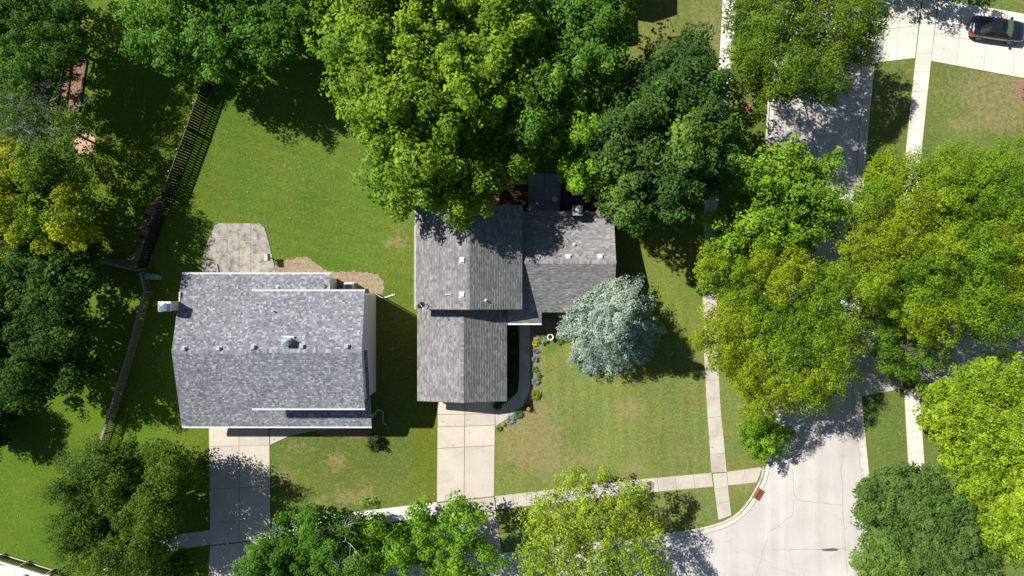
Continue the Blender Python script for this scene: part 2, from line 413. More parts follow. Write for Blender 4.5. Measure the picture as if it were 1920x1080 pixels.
def lawn_colour(X, Y):
    P = X * S + 960; Q = 540 - Y * S
    n = len(X)
    c = np.tile(np.array([0.075, 0.105, 0.018]), (n, 1)); dry = np.full(n, 0.10)
    def zone(mask, rgb, d):
        c[mask] = rgb; dry[mask] = d
    zone(P < 400, (0.072, 0.112, 0.012), 0.05)
    zone((P < 300) & (Q > 700), (0.066, 0.112, 0.010), 0.0)
    zone((P > 380) & (P < 783) & (Q < 560), (0.070, 0.110, 0.014), 0.20)
    zone((P > 480) & (P < 775) & (Q > 780), (0.080, 0.108, 0.020), 0.30)
    zone((P > 772) & (P < 830) & (Q > 560), (0.080, 0.108, 0.012), 0.06)
    zone((P > 900) & (P < 1440) & (Q > 560), (0.112, 0.138, 0.033), 0.24)
    zone((P > 1150) & (P < 1330) & (Q < 640), (0.106, 0.136, 0.024), 0.15)
    zone((P > 1150) & (P < 1450) & (Q < 200), (0.104, 0.122, 0.030), 0.32)
    zone((P > 1600) & (Q < 500), (0.088, 0.120, 0.026), 0.40)
    zone((P > 1600) & (Q > 700), (0.084, 0.115, 0.024), 0.25)
    c *= np.array([1.05, 1.05, 1.12])
    # softer tone changes
    f = fbm(X, Y, 0.22, 3)[:, None]; c *= 0.98 + 0.42 * f
    g = fbm(X, Y, 0.5, 11); c[:, 0] *= 0.78 + 0.46 * g; 
    # mowing lines
    m = ((P > 920) & (P < 1340) & (Q > 560)) | ((P > 1160) & (P < 1350) & (Q < 120))
    st = (0.5 + 0.5 * np.sin((X + 0.03 * Y) * 2 * math.pi / 1.12)) * .6 + .8 * fbm(X * 3.2, Y * .25, 1.0, 77, 2) - .15
    c[m] *= (0.90 + 0.20 * st[m])[:, None]
    m = (P > 380) & (P < 783) & (Q < 560)
    st = 0.5 + 0.5 * np.sin((X * 0.25 + Y) * 2 * math.pi / 1.3); c[m] *= (0.95 + 0.1 * st[m])[:, None]
    # dry places the photo shows
    for (a, b, ra, rb, k) in [(1005,800,45,60,1.1),(975,835,50,45,1.0),(1180,765,22,18,1.2),(1100,865,45,18,0.8),(1185,880,24,20,0.9),(1035,890,30,60,0.5),(1290,850,40,40,0.45),
                              (530,895,16,13,1.5),(632,865,16,16,1.2),(640,930,18,18,0.7),(668,935,16,12,1.1),(690,930,12,26,1.1),(560,840,30,12,0.6),(605,940,10,9,1.0),(585,945,8,8,.8),
                              (1330,60,30,60,0.6),(1890,180,30,50,1.1),(1840,170,70,40,0.7),(1808,236,16,8,2.0),(1790,230,10,6,1.6),(1870,220,40,30,0.8),(1760,820,10,40,0.9),
                              (700,345,40,30,0.35),(750,420,20,60,0.4),(745,455,18,10,0.9),(555,320,50,30,0.3),(1395,905,26,20,1.0),(1190,935,20,14,1.0),(1225,960,40,18,0.5),(790,930,12,30,0.6),(727,455,12,6,1.0),
                              (150,40,18,12,1.6),(200,20,60,30,.3),(1395,760,14,10,1.1),(1240,740,30,20,.2)]:
        dry += k * blur_in(X, Y, a, b, ra, rb)
    # lush places
    for (a, b, ra, rb, k) in [(440,170,50,60,0.8),(700,560,30,30,0.6),(620,390,70,40,0.3),(1035,650,14,12,0.9),(960,875,10,10,1.2),(1090,880,14,10,1.2),(430,260,40,60,0.4),(1140,900,20,14,.6),(150,950,60,60,.5)]:
        e = (k * blur_in(X, Y, a, b, ra, rb))[:, None]; c[:] = c * (1 - e * 0.55) + np.array([0.035, 0.105, 0.012]) * e * 0.55
    # mower-line edge between the two front lawns
    d = np.clip(dry, 0, 1.4)[:, None]
    e = 0.12 * np.clip((d - 0.55) * 1.1, 0, 0.85) * (0.55 + 0.9 * fbm(X, Y, 1.4, 21)[:, None]); e = np.clip(e, 0, 0.9)
    c = c * (1 - e) + np.array([0.25, 0.185, 0.095]) * e
    return c, np.clip(dry, 0, 1)
tc_, dr_ = lawn_colour(gX, gY)
hz = (fbm(gX, gY, 0.12, 5) - 0.5) * 0.04 - 0.01
gv = np.column_stack([gX, gY, np.minimum(hz, 0.0)])
ground = np_mesh('ground', gv, F, M['lawn'])
a = ground.data.color_attributes.new('tint', 'FLOAT_COLOR', 'POINT')
cc = np.ones((len(gv), 4), dtype=np.float32); cc[:, :3] = tc_; cc[:, 3] = dr_
a.data.foreach_set('color', cc.ravel())
struct(ground, 'mown lawn ground with dry and lush patches')

b = MB(); q = [(p[0], p[1], -0.125) for p in interp_poly(road_poly, 3.0)]
b.add(q, [tuple(range(len(q)))]); road = b.build('road', M['road']); struct(road, 'pale concrete street with fine cracks and its side street')

def offset_line(line, d):
    out = []
    for i, p in enumerate(line):
        a = line[max(i - 1, 0)]; c = line[min(i + 1, len(line) - 1)]
        t = Vector((c[0] - a[0], c[1] - a[1])).normalized(); out.append((p[0] - t.y * d, p[1] + t.x * d))
    return out
def resample(line, step):
    out = [line[0]]; acc = 0
    for a, b in zip(line, line[1:]):
        L = math.dist(a, b); t = step - acc
        while t <= L: out.append((a[0] + (b[0] - a[0]) * t / L, a[1] + (b[1] - a[1]) * t / L)); t += step
        acc = (acc + L) % step
    return out

def kerb_run(name, line, side, gaps, label):
    """line along the road edge; side = +1 road lies left of travel. Segments of 3 m, dropped across driveways."""
    root = bpy.data.objects.new(name, None); col.objects.link(root); root.location = (line[0][0], line[0][1], 0); struct(root, label)
    L = resample(line, 0.5); L = [p for p in L]
    def low(p):
        return any(x0 < p[0] * S + 960 < x1 and y0 < 540 - p[1] * S < y1 for x0, y0, x1, y1 in gaps)
    seg = 6
    for s in range(0, len(L) - 1, seg):
        part = L[s:s + seg + 1]
        mid = part[len(part) // 2]
        if abs(mid[0]) > 75 or abs(mid[1]) > 60: continue
        if len(part) < 2: continue
        # trim the ends for a joint
        a = Vector(part[0]); c = Vector(part[1]); part = [tuple(a + (c - a).normalized() * 0.012)] + part[1:]
        k0 = offset_line(part, -side * 0.02); k1 = offset_line(part, side * 0.15); g1 = offset_line(part, side * 0.62)
        mb = MB(); nn = len(part)
        vs = []
        for i in range(nn):
            h = 0.0 if not low(part[i]) else -0.022
            top = 0.035 + h
            vs += [(k0[i][0], k0[i][1], -0.2), (k0[i][0], k0[i][1], top), (k1[i][0], k1[i][1], top - 0.006), (k1[i][0] + 0.0, k1[i][1], -0.118 if h == 0 else -0.118)]
        fs = []
        for i in range(nn - 1):
            for j in range(3):
                f = (i * 4 + j, i * 4 + j + 1, (i + 1) * 4 + j + 1, (i + 1) * 4 + j); fs.append(f if side < 0 else f[::-1])
        mb.add(vs, fs + [(0, 1, 2, 3), ((nn-1)*4+3, (nn-1)*4+2, (nn-1)*4+1, (nn-1)*4)]); mb.build('kerb_stone', M['kerb'], root)
        gb = MB(); vs = []
        for i in range(nn):
            vs += [(k1[i][0], k1[i][1], -0.112), (g1[i][0], g1[i][1], -0.100), (g1[i][0], g1[i][1], -0.16)]
        fs = []
        for i in range(nn - 1):
            for j in range(2):
                f = (i * 3 + j, i * 3 + j + 1, (i + 1) * 3 + j + 1, (i + 1) * 3 + j); fs.append(f if side < 0 else f[::-1])
        gb.add(vs, fs); gb.build('gutter_slab', M['kerb'], root)
    return root
kerb_run('kerb', west_kerb, 1, [(800,1000,948,1080),(380,1080,520,1200)], 'pale concrete kerb and gutter on the house side of the street')
kerb_run('kerb', east_kerb, -1, [(1600,-40,1680,128),(1590,598,1640,748)], 'pale concrete kerb and gutter along the far side of the street')

# long crack and joint lines in the road surface
rj = MB()
def flat_line(mb, pts, wd, z):
    pts = [GP(*p) for p in pts]
    l = offset_line(pts, wd / 2); r = offset_line(pts, -wd / 2); n = len(pts)
    mb.add([(p[0], p[1], z) for p in l] + [(p[0], p[1], z) for p in r], [(i, n + i, n + i + 1, i + 1) for i in range(n - 1)])
def wob(pts, amp=2.0, k=5, sd=0):
    r = random.Random(sd); out = []
    for a, b in zip(pts, pts[1:]):
        for i in range(k):
            t = i / k; out.append((a[0] + (b[0]-a[0])*t + r.uniform(-amp, amp), a[1] + (b[1]-a[1])*t + r.uniform(-amp, amp)))
    return out + [pts[-1]]
flat_line(rj, wob([(1487,880),(1490,930),(1500,940),(1580,948)], 1.2, 5, 1), 0.045, -0.120)
flat_line(rj, wob([(1578,870),(1583,990),(1590,1075)], 1.5, 8, 2), 0.05, -0.120)
flat_line(rj, wob([(1450,1032),(1530,1031),(1592,1028)], 1.0, 8, 3), 0.05, -0.120)
flat_line(rj, wob([(1492,940),(1485,970),(1440,1000)], 1.8, 5, 4), 0.04, -0.120)
flat_line(rj, wob([(1534,200),(1530,330)], 0.8, 6, 5), 0.04, -0.120)
flat_line(rj, wob([(1440,1010),(1420,1075)], 1.8, 5, 6), 0.04, -0.120)
M['crack'] = plain('crack dirt', (0.30, 0.285, 0.265), 0.95, var=0.3)  # dirt tone shared by the cracks and the gutter edge line
for ln, sd_k in ((west_kerb, 1), (east_kerb, -1)):
    a_ = [p for p in resample(ln, .7) if abs(p[0]) < 60 and abs(p[1]) < 45]; l_ = offset_line(a_, sd_k * .60); r_2 = offset_line(a_, sd_k * .66); nn2 = len(a_)
    rj.add([(p[0], p[1], -.0985) for p in l_] + [(p[0], p[1], -.0985) for p in r_2], [((i, nn2 + i, nn2 + i + 1, i + 1) if sd_k < 0 else (i + 1, nn2 + i + 1, nn2 + i, i)) for i in range(nn2 - 1)])
ck = rj.build('road_cracks', M['crack']); stuff(ck, 'thin dark cracks in the pale street'); ck.parent = road
tb = MB(); tp = [(1540,1031.5),(1552,1029.5),(1566,1029),(1574,1031),(1570,1034),(1556,1034.5),(1545,1034)]
tb.add([(*GP(*p), -0.119) for p in tp][::-1], [tuple(range(len(tp)))]); t_ = tb.build('tar_patch', plain('tar patch', (0.09, 0.08, 0.075), 0.9)); t_['kind'] = 'structure'; t_.parent = road

# ------------------------------------------------------------------ paths and slabs
def slab_run(root, left, right, n, mat, z=0.03, gap=0.022, breaks=None, name='slab', zend=None, mats=None):
    """strip between two polylines (plan metres), cut into n slabs across the run"""
    def at(line, t):
        L = [0]
        for a, b in zip(line, line[1:]): L.append(L[-1] + math.dist(a, b))
        s = t * L[-1]
        for i in range(len(L) - 1):
            if s <= L[i + 1] + 1e-9:
                u = (s - L[i]) / max(1e-9, L[i + 1] - L[i]); a, b = line[i], line[i + 1]
                return Vector((a[0] + (b[0] - a[0]) * u, a[1] + (b[1] - a[1]) * u))
        return Vector(line[-1])
    tt = breaks or [i / n for i in range(n + 1)]
    Ltot = sum(math.dist(a, b) for a, b in zip(left, left[1:]))
    for i in range(len(tt) - 1):
        g = gap / 2 / Ltot; t0, t1 = tt[i] + g, tt[i + 1] - g
        sub = max(1, int((t1 - t0) * Ltot / 0.8)) if len(left) > 2 else 1
        lp = [at(left, t0 + (t1 - t0) * k / sub) for k in range(sub + 1)]; rp = [at(right, t0 + (t1 - t0) * k / sub) for k in range(sub + 1)]
        dz = random.uniform(-0.004, 0.004)
        poly = [(p.x, p.y) for p in rp] + [(p.x, p.y) for p in reversed(lp)]
        ar = sum(poly[k][0] * poly[(k+1) % len(poly)][1] - poly[(k+1) % len(poly)][0] * poly[k][1] for k in range(len(poly)))
        if ar < 0: poly = poly[::-1]
        mm = mat if not mats or i not in mats else mats[i]
        MB().prism(poly, -0.06, z + dz).build(name, mm, root)
def under(root, left, right, mat, z=0.006, name='bed', grow=0.0):
    poly = list(left) + list(right)[::-1]
    ar = sum(poly[k][0] * poly[(k+1) % len(poly)][1] - poly[(k+1) % len(poly)][0] * poly[k][1] for k in range(len(poly)))
    if ar < 0: poly = poly[::-1]
    MB().prism(poly, -0.07, z).build(name, mat, root)
def srun(name, label, left, right, n, mat, jm=None, loc=None, **k):
    left = [GP(*p) for p in left]; right = [GP(*p) for p in right]
    root = bpy.data.objects.new(name, None); col.objects.link(root); root.location = (left[0][0], left[0][1], 0); struct(root, label)
    under(root, left, right, jm or M['joint']); slab_run(root, left, right, n, mat, **k)
    return root
def panel_grid(root, corners, us, vs, mat, z=0.03, gap=0.03, name='slab', zc=None, gu=None):
    """bilinear quad cut at us / vs fractions; corners in plan pixels (a-b along u, a-d along v); zc = heights at corners"""
    A, B, Cc, D = [Vector(GP(*p)) for p in corners]; zc = zc or (0, 0, 0, 0)
    def Pt(u, v):
        p = (A * (1-u) + B * u) * (1-v) + (D * (1-u) + Cc * u) * v
        h = (zc[0] * (1-u) + zc[1] * u) * (1-v) + (zc[3] * (1-u) + zc[2] * u) * v
        return (p.x, p.y, h)
    Lu = (B - A).length; Lv = (D - A).length; g1 = gap / 2 / Lu; g2 = gap / 2 / Lv
    for i in range(len(us) - 1):
        for j in range(len(vs) - 1):
            q = [Pt(us[i]+g1, vs[j]+g2), Pt(us[i+1]-g1, vs[j]+g2), Pt(us[i+1]-g1, vs[j+1]-g2), Pt(us[i]+g1, vs[j+1]-g2)]
            ar = sum(q[k][0] * q[(k+1) % 4][1] - q[(k+1) % 4][0] * q[k][1] for k in range(4))
            if ar < 0: q = q[::-1]
            MB().prism(q, -0.07, z + random.uniform(-0.003, 0.003)).build(name, mat, root)
def pgrid(name, label, corners, us, vs, mat, jm=None, zc=None, **k):
    root = bpy.data.objects.new(name, None); col.objects.link(root); p = GP(*corners[0]); root.location = (p[0], p[1], 0); struct(root, label)
    q = [GP(*c) for c in corners]
    if zc: q = [(a[0], a[1], h) for a, h in zip(q, zc)]
    ar = sum(q[k_][0] * q[(k_+1) % 4][1] - q[(k_+1) % 4][0] * q[k_][1] for k_ in range(4))
    if ar < 0: q = q[::-1]
    MB().prism(q, -0.09, 0.004).build('bed', jm or M['joint'], root)
    panel_grid(root, corners, us, vs, mat, zc=zc, **k); return root

# street-side pavement across both front lawns
srun('pavement', 'concrete pavement slabs crossing the front lawns under the shaggy tree to the first driveway',
     [(205,1021),(300,1007),(394,993.5)], [(207,1050),(300,1035),(394,1021)], 5, M['walk'])
srun('pavement', 'pale pavement slabs between the two driveways',
     [(510,979.5),(640,963),(819,941.5)], [(510,1008),(640,990),(819,968)], 9, M['walk_new'])
srun('pavement', 'concrete pavement slabs running from the second driveway to the street corner',
     [(927.5,930.5),(1180,900.5),(1334,886.5)], [(931,955),(1180,926.5),(1337,912)], 12, M['walk'])
srun('pavement', 'short concrete pavement ramp ending at the street corner kerb',
     [(1363,884.5),(1430,875.5)], [(1365,910),(1419,904)], 2, M['walk'])
srun('pavement', 'concrete pavement slabs along the west side of the street, under the trees',
     [(1368,-150),(1355,0),(1348,130),(1330,270),(1320,400),(1317,540),(1320,660),(1325,755),(1334,886.5)],
     [(1396,-150),(1382,0),(1371,130),(1355,270),(1345,400),(1343,540),(1346,660),(1350,755),(1362.5,884.5)], 30, M['walk'], mats={4: M['walk_new'], 5: M['walk_new'], 6: M['walk_new'], 7: M['walk_new'], 8: M['walk_new']})
srun('pavement', 'concrete pavement slabs between the path crossing and the side street kerb',
     [(1336.5,888),(1339,912.5),(1347,975)], [(1362.5,886),(1364.5,911),(1371,966)], 3, M['walk'])
srun('pavement', 'pale pavement slabs on the far side of the street, beside the cream driveway',
     [(1744,-150),(1730,0),(1717,107),(1698,287),(1688,450),(1688,600)],
     [(1772,-150),(1758,0),(1746,107),(1727,287),(1717,450),(1717,600)], 21, M['drive_new'])
srun('pavement', 'pale pavement slabs on the far side of the street, beside the dense round tree',
     [(1695,730),(1703,870),(1716,1060),(1730,1250)], [(1723,727),(1733,870),(1746,1060),(1760,1250)], 13, M['drive_new'])

# driveways
pgrid('driveway', 'concrete driveway of the blue grey roofed house', [(391.5,785),(505,785),(507.5,1010),(394,1022)], [0,.495,1], [0,.22,.56,.83,1], M['drive'])
pgrid('driveway', 'driveway apron of the blue grey roofed house down to the side street', [(394,1023.5),(507.5,1011),(520,1100),(388,1118)], [0,.5,1], [0,.5,1], M['drive'])
pgrid('driveway', 'concrete driveway of the darker roofed house', [(820.5,740),(929,740),(926.5,930.5),(819,941.5)], [0,.475,1], [0,.185,.3,.5,1], M['drive'], gap=0.045)
pgrid('driveway', 'pavement slabs crossing the darker roofed house driveway', [(820,943),(926,931.5),(929.5,955.5),(820,968.5)], [0,.24,.63,1], [0,1], M['walk'])
pgrid('driveway', 'driveway apron of the darker roofed house down to the side street', [(820,970),(929.5,957),(941,1036),(808,1054)], [0,.5,1], [0,1], M['drive'])
pgrid('driveway', 'cream driveway apron beside the street, opposite the locust tree', [(1639,-60),(1735,-70),(1715.5,109),(1638,118)], [0,.55,1], [0,.32,.66,1], M['drive_new'])
pgrid('driveway', 'broad cream driveway where the black sedan is parked', [(1760,-1.5),(2110,58),(2110,182),(1745.5,114.5)], [0,.13,.27,.42,.58,.78,1], [0,.55,1], M['drive_new'])
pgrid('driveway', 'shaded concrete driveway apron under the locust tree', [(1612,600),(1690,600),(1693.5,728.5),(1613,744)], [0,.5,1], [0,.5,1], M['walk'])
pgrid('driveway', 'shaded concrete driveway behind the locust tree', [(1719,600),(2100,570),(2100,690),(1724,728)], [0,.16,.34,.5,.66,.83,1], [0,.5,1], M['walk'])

# house walks
srun('path', 'curved concrete garden path from the porch to the driveway of the darker roofed house',
     [(974,600),(974,725),(970,738),(955,752),(928.5,768)], [(993.5,600),(994,728),(990,748),(970,772),(929,799)], 7, M['walk'])
srun('path', 'short curved concrete path from driveway to porch of the blue grey roofed house',
     [(506.5,806),(540,795),(600,790),(698,790)], [(506.5,834),(545,816),(600,806),(698,804)], 5, M['walk'])
# patio behind the first house, individual weathered slabs
pat = bpy.data.objects.new('patio', None); col.objects.link(pat); pat.location = (*GP(440,470), 0); struct(pat, 'weathered stained concrete patio behind the blue grey roofed house')
outl = [(377,540),(381,480),(387,460),(396,436),(402,423),(410,418.5),(487,419),(496,427),(502,446),(508,472),(516,505),(519,540)]
MB().prism([GP(*p) for p in outl][::-1] if True else None, -0.07, 0.006).build('bed', M['joint_dirt'], pat)
xs = [360, 427, 449.5, 471.5, 530]
ys = [400, 449.5, 478, 545]
def clip_poly(poly, a, b, c):      # keep a*x+b*y<=c
    out = []
    for p, q in zip(poly, poly[1:] + poly[:1]):
        dp = a*p[0]+b*p[1]-c; dq = a*q[0]+b*q[1]-c
        if dp <= 0: out.append(p)
        if (dp < 0 < dq) or (dq < 0 < dp):
            t = dp / (dp - dq); out.append((p[0]+(q[0]-p[0])*t, p[1]+(q[1]-p[1])*t))
    return out
for i in range(4):
    for j in range(3):
        yo = [(-3, 0, 3, 2)[i], (-2, 0, 1, -1)[i]]
        y0 = ys[j] + (yo[0] if j in (1,) else yo[1] if j == 2 else 0); y1 = ys[j+1] + (yo[0] if j == 0 else yo[1] if j == 1 else 0)
        p = clip_poly(outl, -1, 0, -(xs[i] + 0.9)); p = clip_poly(p, 1, 0, xs[i+1] - 0.9); p = clip_poly(p, 0, -1, -(y0 + 0.8)); p = clip_poly(p, 0, 1, y1 - 0.8)
        if len(p) > 2: MB().prism([GP(*q) for q in p][::-1], -0.07, 0.035 + random.uniform(-.006, .008)).build('slab', M['patio'], pat)

# ------------------------------------------------------------------ beds of soil and mulch: ragged flat patches
def patch(name, label, outline, mat, z, rag=2.0, sd=0, thick=0.05):
    r = random.Random(sd); p = smooth_line(outline + [outline[0]], 2)[:-1]
    q = []
    for a, b in zip(p, p[1:] + p[:1]):
        k = max(1, int(math.dist(a, b) / 3.5))
        for i in range(k):
            t = i / k; q.append((a[0]+(b[0]-a[0])*t + r.uniform(-rag, rag), a[1]+(b[1]-a[1])*t + r.uniform(-rag, rag)))
    g = [GP(*s) for s in q]
    ar = sum(g[k][0] * g[(k+1) % len(g)][1] - g[(k+1) % len(g)][0] * g[k][1] for k in range(len(g)))
    if ar < 0: g = g[::-1]
    o = MB().prism(g, z - thick, z).build(name, mat); struct(o, label); return o
patch('soil_bed', 'orange sandy soil bed behind the blue grey roofed house, beside the air conditioner',
      [(512,500),(535,488),(560,482),(580,482),(592,496),(612,508),(640,510),(668,508),(700,512),(718,524),(722,540),(716,554),(700,560),(600,575),(500,545)], M['sand'], 0.010, 2.8, 1)
patch('soil_bed', 'bare soil strip in front of the blue grey roofed house porch', [(590,806),(700,806),(700,816),(690,820),(660,821),(620,818),(590,812)], M['mulch'], 0.012, 1.2, 2)
patch('mulch_bed', 'dark mulch bed between the garage and the curved garden path', [(948,600),(973,600),(973,724),(968,738),(952,748),(930,764),(880,764),(944,755)], M['mulch_dark'], 0.012, 0.6, 3)
patch('mulch_bed', 'mulch bed with plants along the outside of the curved garden path', [(995,600),(1060,600),(1052,632),(1024,640),(1012,655),(1012,700),(1010,745),(1000,765),(975,785),(950,800),(930,806),(932,800),(970,774),(992,750)], M['dirt'], 0.012, 1.2, 4)
patch('mulch_bed', 'reddish mulch bed in the far corner beside the cream driveway', [(1903,148),(1935,150),(1945,210),(1925,205),(1908,192),(1903,170)], M['mulch'], 0.012, 1.0, 5)
patch('mulch_ring', 'pale wood chip ring around a tree near the back fence', [(140,262),(158,248),(176,254),(180,270),(168,290),(150,294),(140,284)], M['chips'], 0.014, 1.3, 6)
patch('mulch_ring', 'pale wood chip ring under the tree at the top left corner', [(88,46),(100,30),(112,30),(122,42),(116,58),(96,60)], M['chips'], 0.014, 1.3, 7)
patch('soil_bed', 'bare brown soil beside the black picket fence', [(262,455),(268,410),(282,378),(298,368),(304,380),(290,440),(282,500),(262,508),(170,492),(168,480),(240,490)], M['dirt'], 0.014, 2.5, 8)
gb_ = patch('garden_bed', 'reddish mulch garden bed with timber edging near the top left', [(106,205),(112,170),(120,124),(162,112),(164,125),(156,160),(146,210),(125,215)], M['mulch'], 0.02, 0.6, 9)
for (p0, p1, w_) in [((120,122),(106,206),.12),((134,126),(124,208),.1),((163,114),(148,210),.14),((118,122),(163,112),.1)]:
    MB().bar((*GP(*p0), .07), (*GP(*p1), .07), w_, .14).build('plank', M['wood_dark'], gb_)
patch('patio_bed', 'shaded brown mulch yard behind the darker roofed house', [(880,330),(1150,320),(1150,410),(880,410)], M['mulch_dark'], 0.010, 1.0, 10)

# ------------------------------------------------------------------ roofs
def shingles(parent, o, u, v, n, W, L, pal, e=0.16, tw=(0.14, 0.30), t=(0.006, 0.022), seed=0, contrast=1.0):
    r = np.random.default_rng(seed)
    rows = int(round(L / e)); e = L / rows
    V = []; C = []; o = np.array(o); u = np.array(u); v = np.array(v); n = np.array(n); pal = np.array(pal)
    for j in range(rows):
        x = -r.uniform(0, tw[1]); rowtone = 1 + contrast * 0.02 * r.standard_normal()
        while x < W:
            wd = r.uniform(*tw); a = max(0, x); b = min(W, x + wd); x += wd
            if b - a < 0.01: continue
            th = r.uniform(*t); y0 = j * e - 0.004; y1 = (j + 1) * e + 0.004
            p = [(a, y0, 0), (b, y0, 0), (b, y0, th), (a, y0, th), (b - .0, y1, 0.003), (a + .0, y1, 0.003)]
            V += [o + u * q[0] + v * q[1] + n * (q[2] + 0.004) for q in p]
            c = pal[r.integers(len(pal))] * rowtone * r.uniform(0.93, 1.07)
            C += [c] * 6
    V = np.array(V); C = np.array(C); k = len(V) // 6
    b0 = (np.arange(k) * 6)[:, None]
    F = np.concatenate([b0 + np.array([[0, 1, 2, 3]]), b0 + np.array([[3, 2, 4, 5]])], 0)
    ob = np_mesh('shingles', V, F, M['shingle'], C, parent); stuff(ob); return ob

PAL1 = [(0.33,0.335,0.36),(0.42,0.425,0.45),(0.28,0.285,0.31),(0.24,0.245,0.27),(0.20,0.205,0.23),(0.145,0.15,0.172),(0.27,0.275,0.30),(0.225,0.23,0.255),(0.18,0.185,0.21),(0.235,0.24,0.265)]
PAL2 = [(0.30,0.295,0.295),(0.26,0.255,0.26),(0.235,0.232,0.24),(0.225,0.22,0.22),(0.205,0.20,0.202),(0.19,0.184,0.182),(0.25,0.243,0.24),(0.175,0.168,0.165),(0.21,0.205,0.21)]
PAL3 = [(0.30,0.30,0.30),(0.26,0.26,0.26),(0.34,0.33,0.33)]
PAL1 = [tuple(v * 1.10 for v in c) for c in soften(PAL1, .85)]
PALD = [(0.035,0.04,0.06),(0.05,0.055,0.075),(0.028,0.03,0.045)]

def gable(root, x0, x1, y0, y1, ze, zr, axis, pal, seed, n_extent=None, deckm=None, e=0.16, tw=(0.14,.30), t=(.006,.022), gut=(1, 1), ext=None, ridge_at=None, rakes=(1,1)):
    """gable roof; axis 'x' = ridge along x. plan extents incl. overhang. ext = (x range of the second slope)"""
    deckm = deckm or M['white']
    if axis == 'x':
        yr = (y0 + y1) / 2 if ridge_at is None else ridge_at
        sl = [((x0, y0, ze), (1,0,0), (0, yr - y0, zr - ze), x1 - x0), None]
        xa, xb = ext or (x0, x1)
        sl[1] = ((xb, y1, ze), (-1,0,0), (0, yr - y1, zr - ze), xb - xa)
    else:
        xr = (x0 + x1) / 2 if ridge_at is None else ridge_at
        sl = [((x0, y1, ze), (0,-1,0), (xr - x0, 0, zr - ze), y1 - y0), ((x1, y0, ze), (0,1,0), (xr - x1, 0, zr - ze), y1 - y0)]
    for i, (o, u, vv, W) in enumerate(sl):
        o = Vector(o); u = Vector(u); vv = Vector(vv); L = vv.length; v = vv.normalized(); nn = u.cross(v).normalized()
        d = MB(); th = 0.16
        a = [o, o + u * W, o + u * W + vv, o + vv]; bq = [p - Vector((0,0,th)) for p in a]
        d.add(a + bq, [(0,1,2,3),(7,6,5,4),(0,4,5,1),(1,5,6,2),(3,2,6,7),(0,3,7,4)])
        d.build('roof_deck', deckm, root)
        shingles(root, o, u, v, nn, W, L, pal, e, tw, t, seed + i)
        if gut[i]:
            out = Vector((-v.x, -v.y, 0)).normalized()
            g = MB(); c = o + out * 0.065 - Vector((0,0,0.06))
            # open trough: back, floor, front lip
            q0, q1 = c, c + u * W
            g.bar(q0 + out*0.055 + Vector((0,0,.0)), q1 + out*0.055, 0.022, 0.12); g.bar(q0 - Vector((0,0,.06)), q1 - Vector((0,0,.06)), 0.11, 0.012); g.bar(q0 - out*.05, q1 - out*.05, 0.02, 0.13)
            g.build('gutter', M['white'], root)
    # ridge caps
    r = MB(); 
    if axis == 'x': A = Vector((x0, yr, zr)); B = Vector((x1, yr, zr)); sd = Vector((0, 1, 0)); dn = (zr - ze) / abs(yr - y0)
    else: A = Vector((xr, y0, zr)); B = Vector((xr, y1, zr)); sd = Vector((1, 0, 0)); dn = (zr - ze) / abs(xr - x0)
    Lr = (B - A).length; k = int(Lr / 0.2); D = (B - A).normalized(); rr = np.random.default_rng(seed + 9)
    V = []; C = []
    for i in range(k):
        p = A + D * (Lr * i / k); q = A + D * (Lr * (i + 1) / k + 0.02); h0 = 0.035; h1 = 0.018; wv = 0.15
        V += [p - sd*wv + Vector((0,0,h0 - dn*wv)), p + Vector((0,0,h0 + .01)), p + sd*wv + Vector((0,0,h0 - dn*wv)), q - sd*wv + Vector((0,0,h1 - dn*wv)), q + Vector((0,0,h1 + .01)), q + sd*wv + Vector((0,0,h1 - dn*wv))]
        c = np.array(pal[rr.integers(len(pal))]) * 1.12; C += [c] * 6
    V = np.array([tuple(p) for p in V]); b0 = (np.arange(k) * 6)[:, None]
    Fq = np.concatenate([b0 + np.array([[0,1,4,3]]), b0 + np.array([[1,2,5,4]])], 0)
    rc = np_mesh('ridge_cap', V, Fq, M['shingle'], np.array(C), root); stuff(rc)

def gable_wall(root, x, ya, yb, z0, ze, zr, yr, th, mat, axis='x', name='wall'):
    """thin upright wall with a gable top; axis 'x': wall at constant x"""
    prof = [(ya, z0), (yb, z0), (yb, ze), (yr, zr), (ya, ze)]
    if axis == 'x': A = [(x, p[0], p[1]) for p in prof]; B = [(x + th, p[0], p[1]) for p in prof]
    else: A = [(p[0], x, p[1]) for p in prof]; B = [(p[0], x + th, p[1]) for p in prof]
    n = len(prof); MB().add(A + B, [tuple(range(n - 1, -1, -1)), tuple(range(n, 2*n))] + [(i, (i+1) % n, n + (i+1) % n, n + i) for i in range(n)]).build(name, mat, root)

def window_on(root, c, wd, ht, face, name='window'):
    """face: (nx, ny) outward; c: centre on wall face"""
    nx, ny = face; t = Vector((-ny, nx, 0)); nv = Vector((nx, ny, 0)); c = Vector(c)
    f = MB()
    for s in (-1, 1): f.bar(c + t * s * wd/2 + nv*.03 - Vector((0,0,ht/2+.04)), c + t * s * wd/2 + nv*.03 + Vector((0,0,ht/2+.04)), .08, .08, up=tuple(nv))
    for s in (-1, 1): f.bar(c + Vector((0,0,s*ht/2)) + nv*.032 - t*(wd/2-.04), c + Vector((0,0,s*ht/2)) + nv*.032 + t*(wd/2-.04), .08, .08, up=tuple(nv))
    fo = f.build(name, M['white'], root)
    g = MB(); g.bar(c + nv*.012 - t*(wd/2-.04), c + nv*.012 + t*(wd/2-.04), .02, ht-.08, up=(0,0,1)); g.build('pane', M['glass'], fo)

